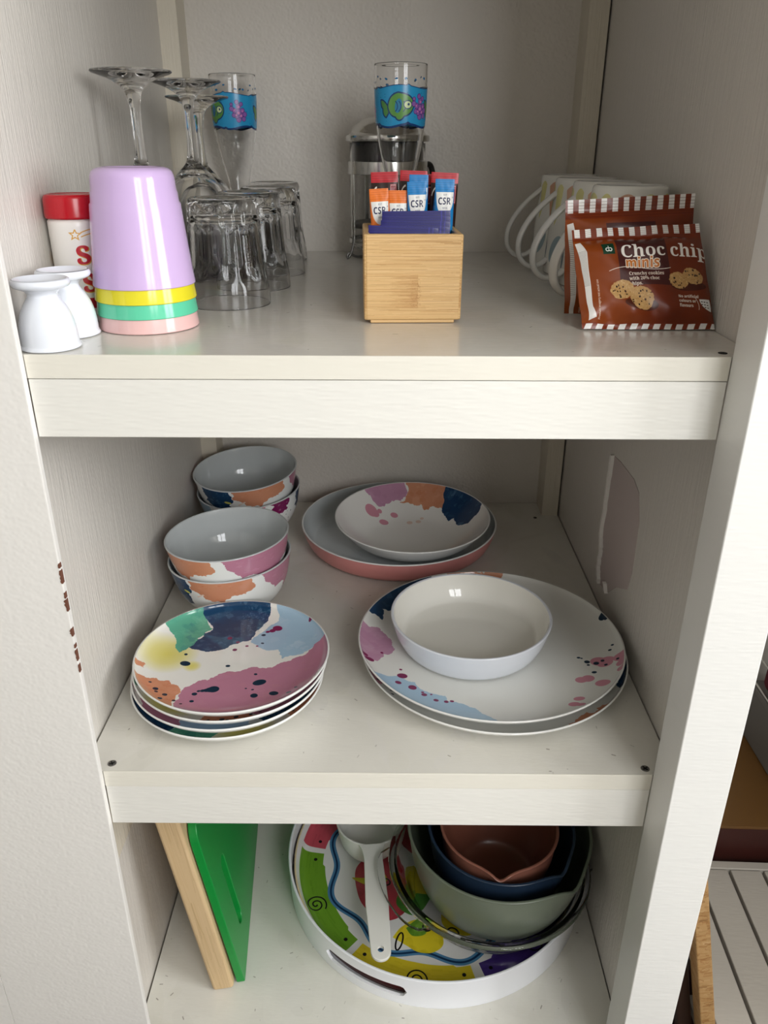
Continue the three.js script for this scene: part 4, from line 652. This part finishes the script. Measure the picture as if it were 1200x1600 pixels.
// ---- big hand-painted plate
const FR = 0.2;
{
  const tex = canvasTex(2048, 2048, (x, s) => {
    const k = s / 2 / FR, X = (r, a) => s / 2 + r * k * Math.cos(a * rad), Y = (r, a) => s / 2 + r * k * Math.sin(a * rad), ink = '#17151a';
    x.fillStyle = '#e6e5e4'; x.fillRect(0, 0, s, s);
    const seg = (a0, a1, c, streak) => {
      const r0 = 0.158, r1 = 0.1935; x.save(); x.beginPath(); for (let i = 0; i <= 40; i++) { const a = a0 + (a1 - a0) * i / 40; x.lineTo(X(r1, a), Y(r1, a)); } for (let i = 40; i >= 0; i--) { const a = a0 + (a1 - a0) * i / 40, r = r0 + 0.012 * Math.pow(1 - Math.abs(i / 20 - 1), 1) * -0.2 + (i > 34 || i < 6 ? 0.003 : 0); x.lineTo(X(r, a), Y(r, a)); } x.closePath(); x.fillStyle = c; x.fill(); x.clip();
      for (let i = 0; i < 60; i++) { x.globalAlpha = rr(0.05, 0.2); x.strokeStyle = streak; x.lineWidth = rr(3, 14); const a = rr(a0, a1), d = rr(3, 12), r = rr(r0, r1); x.beginPath(); x.arc(s / 2, s / 2, r * k, a * rad, (a + d) * rad); x.stroke(); }
      x.restore();
    };
    seg(131, 186, '#6fa02c', '#4c7d1c'); seg(189, 236, '#c4525f', '#9c3a48'); seg(76, 128, '#dcc62e', '#b9a21b'); seg(20, 72, '#4a3486', '#2f2060'); seg(240, 296, '#6fa02c', '#4c7d1c'); seg(-38, 16, '#d98a35', '#b56a20'); seg(300, 318, '#c4525f', '#9c3a48');
    x.fillStyle = ink; for (const a of [135, 182, 193, 230, 80, 124, 24, 68]) { x.beginPath(); x.arc(X(0.172, a), Y(0.172, a), 13, 0, 7); x.fill(); }
    const spiral = (r, a) => { x.strokeStyle = ink; x.lineWidth = 10; x.beginPath(); for (let i = 0; i <= 60; i++) { const t = i / 60 * 13, q = 6 + i * 1.15; x.lineTo(X(r, a) + q * Math.cos(t), Y(r, a) + q * Math.sin(t)); } x.stroke(); };
    spiral(0.179, 157); spiral(0.179, 100); spiral(0.179, 212); spiral(0.179, 45); spiral(0.179, 268);
    // wavy blue ring
    const ring = (w, c) => { x.strokeStyle = c; x.lineWidth = w; x.beginPath(); for (let i = 0; i <= 360; i++) { const r = 0.1475 + 0.0075 * Math.cos((i - 118) * rad * 9); x.lineTo(X(r, i), Y(r, i)); } x.stroke(); };
    ring(46, '#4d82ab'); ring(14, '#1b3557');
    // fruit in the middle
    const blob = (pts, c, dark) => { x.save(); x.lineJoin = 'round'; x.beginPath(); const q = new THREE.SplineCurve([...pts, pts[0]].map(([r, a]) => V2(X(r, a), Y(r, a)))).getPoints(60); q.forEach((p, i) => (i ? x.lineTo(p.x, p.y) : x.moveTo(p.x, p.y))); x.closePath(); x.fillStyle = c; x.fill(); x.save(); x.clip(); for (let i = 0; i < 26; i++) { x.globalAlpha = rr(0.06, 0.25); x.fillStyle = dark; const p = q[Math.floor(rnd() * q.length)]; x.beginPath(); x.ellipse(p.x, p.y, rr(20, 70), rr(10, 40), rr(0, 3), 0, 7); x.fill(); } x.restore(); x.strokeStyle = ink; x.lineWidth = 11; x.stroke(); x.restore(); };
    blob([[0.10, 186], [0.113, 175], [0.118, 160], [0.122, 145], [0.118, 128], [0.09, 118], [0.06, 140], [0.05, 175], [0.07, 195]], '#b93f4c', '#8d2733');
    blob([[0.02, 200], [0.06, 215], [0.10, 230], [0.105, 260], [0.07, 285], [0.02, 300]], '#b93f4c', '#8d2733');
    blob([[0.075, 170], [0.1, 166], [0.12, 168], [0.1, 158], [0.075, 155]], '#d6c431', '#a89a1c');
    blob([[0.132, 117], [0.136, 108], [0.141, 101], [0.139, 93], [0.126, 87], [0.1, 90], [0.095, 105], [0.112, 115]], '#e3cf2c', '#bba81c');
    blob([[0.112, 112], [0.12, 106], [0.112, 98], [0.09, 102]], '#7fae3d', '#4d7f1f');
    blob([[0.06, 80], [0.1, 86], [0.122, 72], [0.118, 52], [0.07, 45], [0.04, 60]], '#e3cf2c', '#bba81c');
    blob([[0.03, 160], [0.06, 140], [0.088, 128], [0.09, 108], [0.05, 95], [0.02, 110]], '#4e8f35', '#2c5c1b');
    blob([[0.02, 20], [0.06, 10], [0.11, 20], [0.11, 40], [0.06, 50]], '#4e8f35', '#2c5c1b');
    blob([[0.02, 340], [0.07, 330], [0.115, 345], [0.115, 5], [0.06, 8]], '#b93f4c', '#8d2733');
    blob([[0.015, 90], [0.05, 88], [0.06, 130], [0.045, 165], [0.01, 180]], '#d6c431', '#a89a1c');
  });
  const t = thing('fruit_plate', 'large hand-painted plate with fruit and coloured rim lying in tray', 'plate', [TX, Y3 + 0.005, TZ], 0);
  const R = FR, h = 0.0268;
  mesh('underside', lathe([[0, 0.0004], [0.12, 0.0003], ...smooth([[0.125, 0.0003], [0.188, 0.0006], [0.195, 0.0025], [0.1978, 0.01], [R, h - 0.0012]], 24)], 110), phys({ color: '#4c1414', roughness: 0.3 }), t).userData.label = 'dark red underside';
  mesh('rim', lathe([[R, h - 0.0012], [R + 0.0004, h - 0.0004], [R - 0.0008, h + 0.0006], [R - 0.002, h]], 110), phys({ color: '#d9c79a', roughness: 0.3 }), t);
  mesh('painted_face', planarUV(lathe(smooth([[R - 0.002, h], [0.1945, 0.019], [0.1905, 0.0105], [0.183, 0.0064], [0.165, 0.0051], [0.13, 0.0047], [0.08, 0.0046], [0, 0.0045]], 48), 110), R), phys({ map: tex, roughness: 0.2 }), t);
}
// ---- white measuring scoop
{
  const t = thing('measuring_scoop', 'white plastic measuring scoop with long handle on painted plate', 'scoop', [-0.0145, Y3 + 0.0145, -0.276], 0);
  const m = phys({ color: '#e9e8e2', roughness: 0.35 });
  const o = smooth([[0.034, 0], [0.038, 0.0015], [0.044, 0.014], [0.0475, 0.032], [0.049, 0.047]], 20), n = smooth([[0.047, 0.0485], [0.0455, 0.032], [0.042, 0.0145], [0.036, 0.0035], [0, 0.0025]], 20);
  mesh('cup', lathe([[0, 0], ...o, [0.0502, 0.0475], [0.0502, 0.049], [0.048, 0.0492], ...n], 72), m, t);
  const s = new THREE.Shape(); const Lh = 0.166;
  s.moveTo(-0.0175, 0); s.quadraticCurveTo(-0.0125, 0.008, -0.0118, 0.024); s.lineTo(-0.0142, 0.09); s.lineTo(-0.0116, Lh - 0.012); s.absarc(0, Lh - 0.0115, 0.0116, Math.PI, 0, true); s.lineTo(0.0142, 0.09); s.lineTo(0.0118, 0.024); s.quadraticCurveTo(0.0125, 0.008, 0.0175, 0); s.closePath();
  const hole = new THREE.Path(); hole.absarc(0, Lh - 0.0135, 0.0042, 0, Math.PI * 2, true); s.holes.push(hole);
  const g = new THREE.ExtrudeGeometry(s, { depth: 0.003, bevelEnabled: true, bevelSize: 0.001, bevelThickness: 0.001, bevelSegments: 3, curveSegments: 20 });
  g.rotateX(Math.PI / 2);                         // length runs to +z, thickness down
  const h = mesh('handle', g, m, t); h.position.set(0.0035, 0.0485, 0.0475); h.rotation.set(0.075, 0.09, 0);
}
// ---- clear glass oven dish
{
  const t = thing('glass_dish', 'clear round glass oven dish holding the mixing bowls', 'dish', [0.149, Y3 + 0.0115, -0.2], 0);
  const R = 0.131, h = 0.06;
  const o = smooth([[0.094, 0.0004], [0.0995, 0.0014], [0.106, 0.009], [0.1145, 0.028], [0.1205, 0.0385], [0.1265, 0.049], [R - 0.001, h - 0.006]], 24), n = smooth([[R - 0.005, h - 0.001], [0.1215, 0.05], [0.115, 0.0385], [0.1093, 0.028], [0.1015, 0.0125], [0.095, 0.006], [0, 0.0052]], 24);
  mesh('dish_body', lathe([[0, 0.0004], ...o, [R + 0.005, h - 0.005], [R + 0.006, h - 0.003], [R + 0.004, h], [R - 0.002, h + 0.0005], ...n], 96), M.glass, t);
  for (const c of [158, 338]) {
    const s = new THREE.Shape(), w = 29, rin = R + 0.0062; const pt = (r, a) => V2(r * Math.cos(a * rad), r * Math.sin(a * rad));
    const pts = []; for (let i = 0; i <= 16; i++) pts.push(pt(rin, c - w + 2 * w * i / 16)); for (let i = 16; i >= 0; i--) { const q = Math.abs(i / 8 - 1); pts.push(pt(rin + 0.0155 * Math.pow(Math.max(0, 1 - Math.pow(q, 5)), 0.7) + 0.0005, c - w + 2 * w * i / 16)); }
    s.setFromPoints(pts); const g = new THREE.ExtrudeGeometry(s, { depth: 0.003, bevelEnabled: true, bevelSize: 0.0008, bevelThickness: 0.001, bevelSegments: 2 }); g.rotateX(Math.PI / 2); g.scale(1, 1, 1);
    const m = mesh('lug_handle', g, M.glass, t); m.position.y = h - 0.0015;
  }
}
// ---- nested mixing bowls with pouring lips
{
  const bowl = (label, col, inside, R, h, base, y, x, z, spoutAt, depth) => {
    const o = smooth([[base, 0.0004], [base + 0.005, 0.0015], [base + (R - base) * 0.55, h * 0.22], [base + (R - base) * 0.87, h * 0.6], [R - 0.001, h - 0.0015]], 40), n = smooth([[R - 0.0025, h], [base + (R - base) * 0.85, h * 0.6], [base + (R - base) * 0.52, h * 0.24], [base + 0.003, 0.0045], [0, 0.0035]], 40);
    const lip = (v) => { const a = Math.atan2(v.z, v.x); let d = a - spoutAt; d = Math.atan2(Math.sin(d), Math.cos(d)); const k = Math.exp(-d * d / 0.045) * THREE.MathUtils.smoothstep(v.y, h * 0.55, h); const r = Math.hypot(v.x, v.z); if (r > 1e-4) { const q = 1 + depth * k; v.x *= q; v.z *= q; } v.y -= 0.006 * k * Math.exp(-d * d / 0.01); };
    const t = thing('mixing_bowl', label, 'mixing bowl', [x, y, z], 0, 'nested mixing bowls');
    mesh('outside', moved(lathe([[0, 0.0006], ...o, [R + 0.001, h - 0.0012], [R + 0.0012, h], [R - 0.0006, h + 0.0008], [R - 0.0025, h]], 120), lip), phys({ color: col, roughness: 0.28 }), t);
    mesh('inside', moved(lathe(n, 120), lip), phys({ color: inside, roughness: 0.3 }), t);
  };
  const x = 0.158, z = -0.193;
  bowl('largest mixing bowl, sage green, outermost of the nested three', '#747d6d', '#5f6858', 0.12, 0.122, 0.07, Y3 + 0.0177, x, z, 50 * rad, 0.06);
  bowl('middle mixing bowl, dark blue, between the green and terracotta ones', '#27384e', '#202f43', 0.0955, 0.113, 0.05, Y3 + 0.031, x + 0.002, z + 0.003, 48 * rad, 0.06);
  bowl('smallest mixing bowl, terracotta pink, innermost of the nested three', '#9a6454', '#7a4a3b', 0.0765, 0.098, 0.04, Y3 + 0.05, x - 0.001, z + 0.006, 96 * rad, 0.12);
}

// ================================================================ BESIDE THE CUPBOARD
{
  const paint = std({ color: '#b9b3aa', roughness: 0.5, bumpMap: faintBump, bumpScale: 0.0003 }), walnut = std({ color: '#2e1a10', roughness: 0.5 }), tan = std({ map: bambooTex, color: '#c9c0b6', roughness: 0.55 });
  const t = thing('slatted_bench', 'white slatted bench right of the cupboard', 'bench', [0.45, FLOOR, -0.335], -0.035);
  for (let i = 0; i < 5; i++) { const s = mesh('slat', box(0.001 + i * 0.0525, 0.0485 + i * 0.0525, 0.442, 0.46, 0.012, 0.9, 0.0015), paint, t); }
  mesh('end_rail', box(0, 0.262, 0.44, 0.461, -0.004, 0.0105, 0.0015), paint, t);
  for (const z of [0.12, 0.72]) mesh('cross_rail', box(0.0, 0.262, 0.41, 0.4405, z, z + 0.03), walnut, t);
  for (const [x, z] of [[0.01, 0.03], [0.225, 0.03], [0.01, 0.84], [0.225, 0.84]]) mesh('leg', box(x, x + 0.035, 0, 0.4395, z, z + 0.035), walnut, t);
  for (let i = 1; i < 3; i++) mesh('lower_slat', box(0.02 + i * 0.065, 0.073 + i * 0.065, 0.15, 0.165, 0.02, 0.88), paint, t);
  // slanting timber leg of a folded chair
  const f = thing('folding_chair', 'timber leg of a folded chair leaning beside the bench', 'chair', [0.41, FLOOR, 0], 0);
  const beam = (a, b, w, d, m, n) => { const A = V3(...a), B = V3(...b), dir = B.clone().sub(A), o = mesh(n, new RoundedBoxGeometry(w, dir.length(), d, 2, 0.002), m, f); o.position.copy(A).add(B).multiplyScalar(0.5); o.quaternion.setFromUnitVectors(V3(0, 1, 0), dir.normalize()); };
  beam([0.107, 0.005, -0.06], [-0.03, 0.72, -0.1], 0.019, 0.03, tan, 'leg'); beam([0.085, 0.005, -0.085], [-0.052, 0.72, -0.125], 0.019, 0.02, walnut, 'leg');
  beam([-0.0125, 0.628, -0.096], [-0.0345, 0.628, -0.121], 0.012, 0.012, walnut, 'stretcher');
  // brown box, grey box, wire rack with dark red cloth
  const b = thing('wooden_box', 'dark brown wooden box behind the end of the bench', 'box', [0.6, -0.9, -0.47], -0.03);
  mesh('side', box(-0.2, 0.13, -0.46, 0.053, 0.105, 0.119), std({ color: '#3c1610', roughness: 0.5 }), b); mesh('lid', box(-0.2, 0.13, 0.0535, 0.059, -0.12, 0.119), std({ color: '#6b4a22', roughness: 0.45 }), b); mesh('carcass', box(-0.198, 0.128, -0.46, 0.053, -0.12, 0.1045), std({ color: '#3c1610', roughness: 0.5 }), b);
  const g = thing('storage_box', 'grey storage box standing on the brown wooden box', 'box', [0.7, -0.8405, -0.5], 0.0);
  mesh('box_body', box(-0.036, 0.035, 0, 0.1, -0.08, 0.14, 0.003), std({ color: '#716e6b', roughness: 0.6 }), g); mesh('lid', box(-0.038, 0.037, 0.1002, 0.112, -0.083, 0.143, 0.002), std({ color: '#75726e', roughness: 0.6 }), g);
  const r = thing('wire_rack', 'chrome wire rack on the grey storage box', 'rack', [0.7, -0.727, -0.5], 0.0);
  const wires = []; for (let i = 0; i < 5; i++) wires.push(tube([[-0.048, 0.02 + i * 0.03, 0.08], [0.018, 0.02 + i * 0.03, 0.08]], 0.0018, 2)); for (let i = 0; i < 5; i++) wires.push(tube([[-0.048 + i * 0.016, 0.001, 0.08], [-0.048 + i * 0.016, 0.16, 0.08]], 0.0018, 2)); for (let i = 0; i < 3; i++) wires.push(tube([[-0.048, 0.02 + i * 0.05, -0.07], [-0.048, 0.02 + i * 0.05, 0.08]], 0.0018, 2));
  mesh('wires', wires, M.chrome, r);
  const c = new RoundedBoxGeometry(0.044, 0.12, 0.1, 6, 0.018); moved(c, (v) => { v.y += 0.006 * Math.sin(v.x * 60) * Math.cos(v.z * 50); v.x += 0.004 * Math.sin(v.y * 70); });
  const cl = mesh('folded_cloth', c, std({ color: '#5a1020', roughness: 0.9 })); cl.position.set(0.684, -0.66, -0.5); tag(cl, 'dark red cloth bundled behind the wires of the rack', 'cloth');
}

renderer.render(scene, camera);
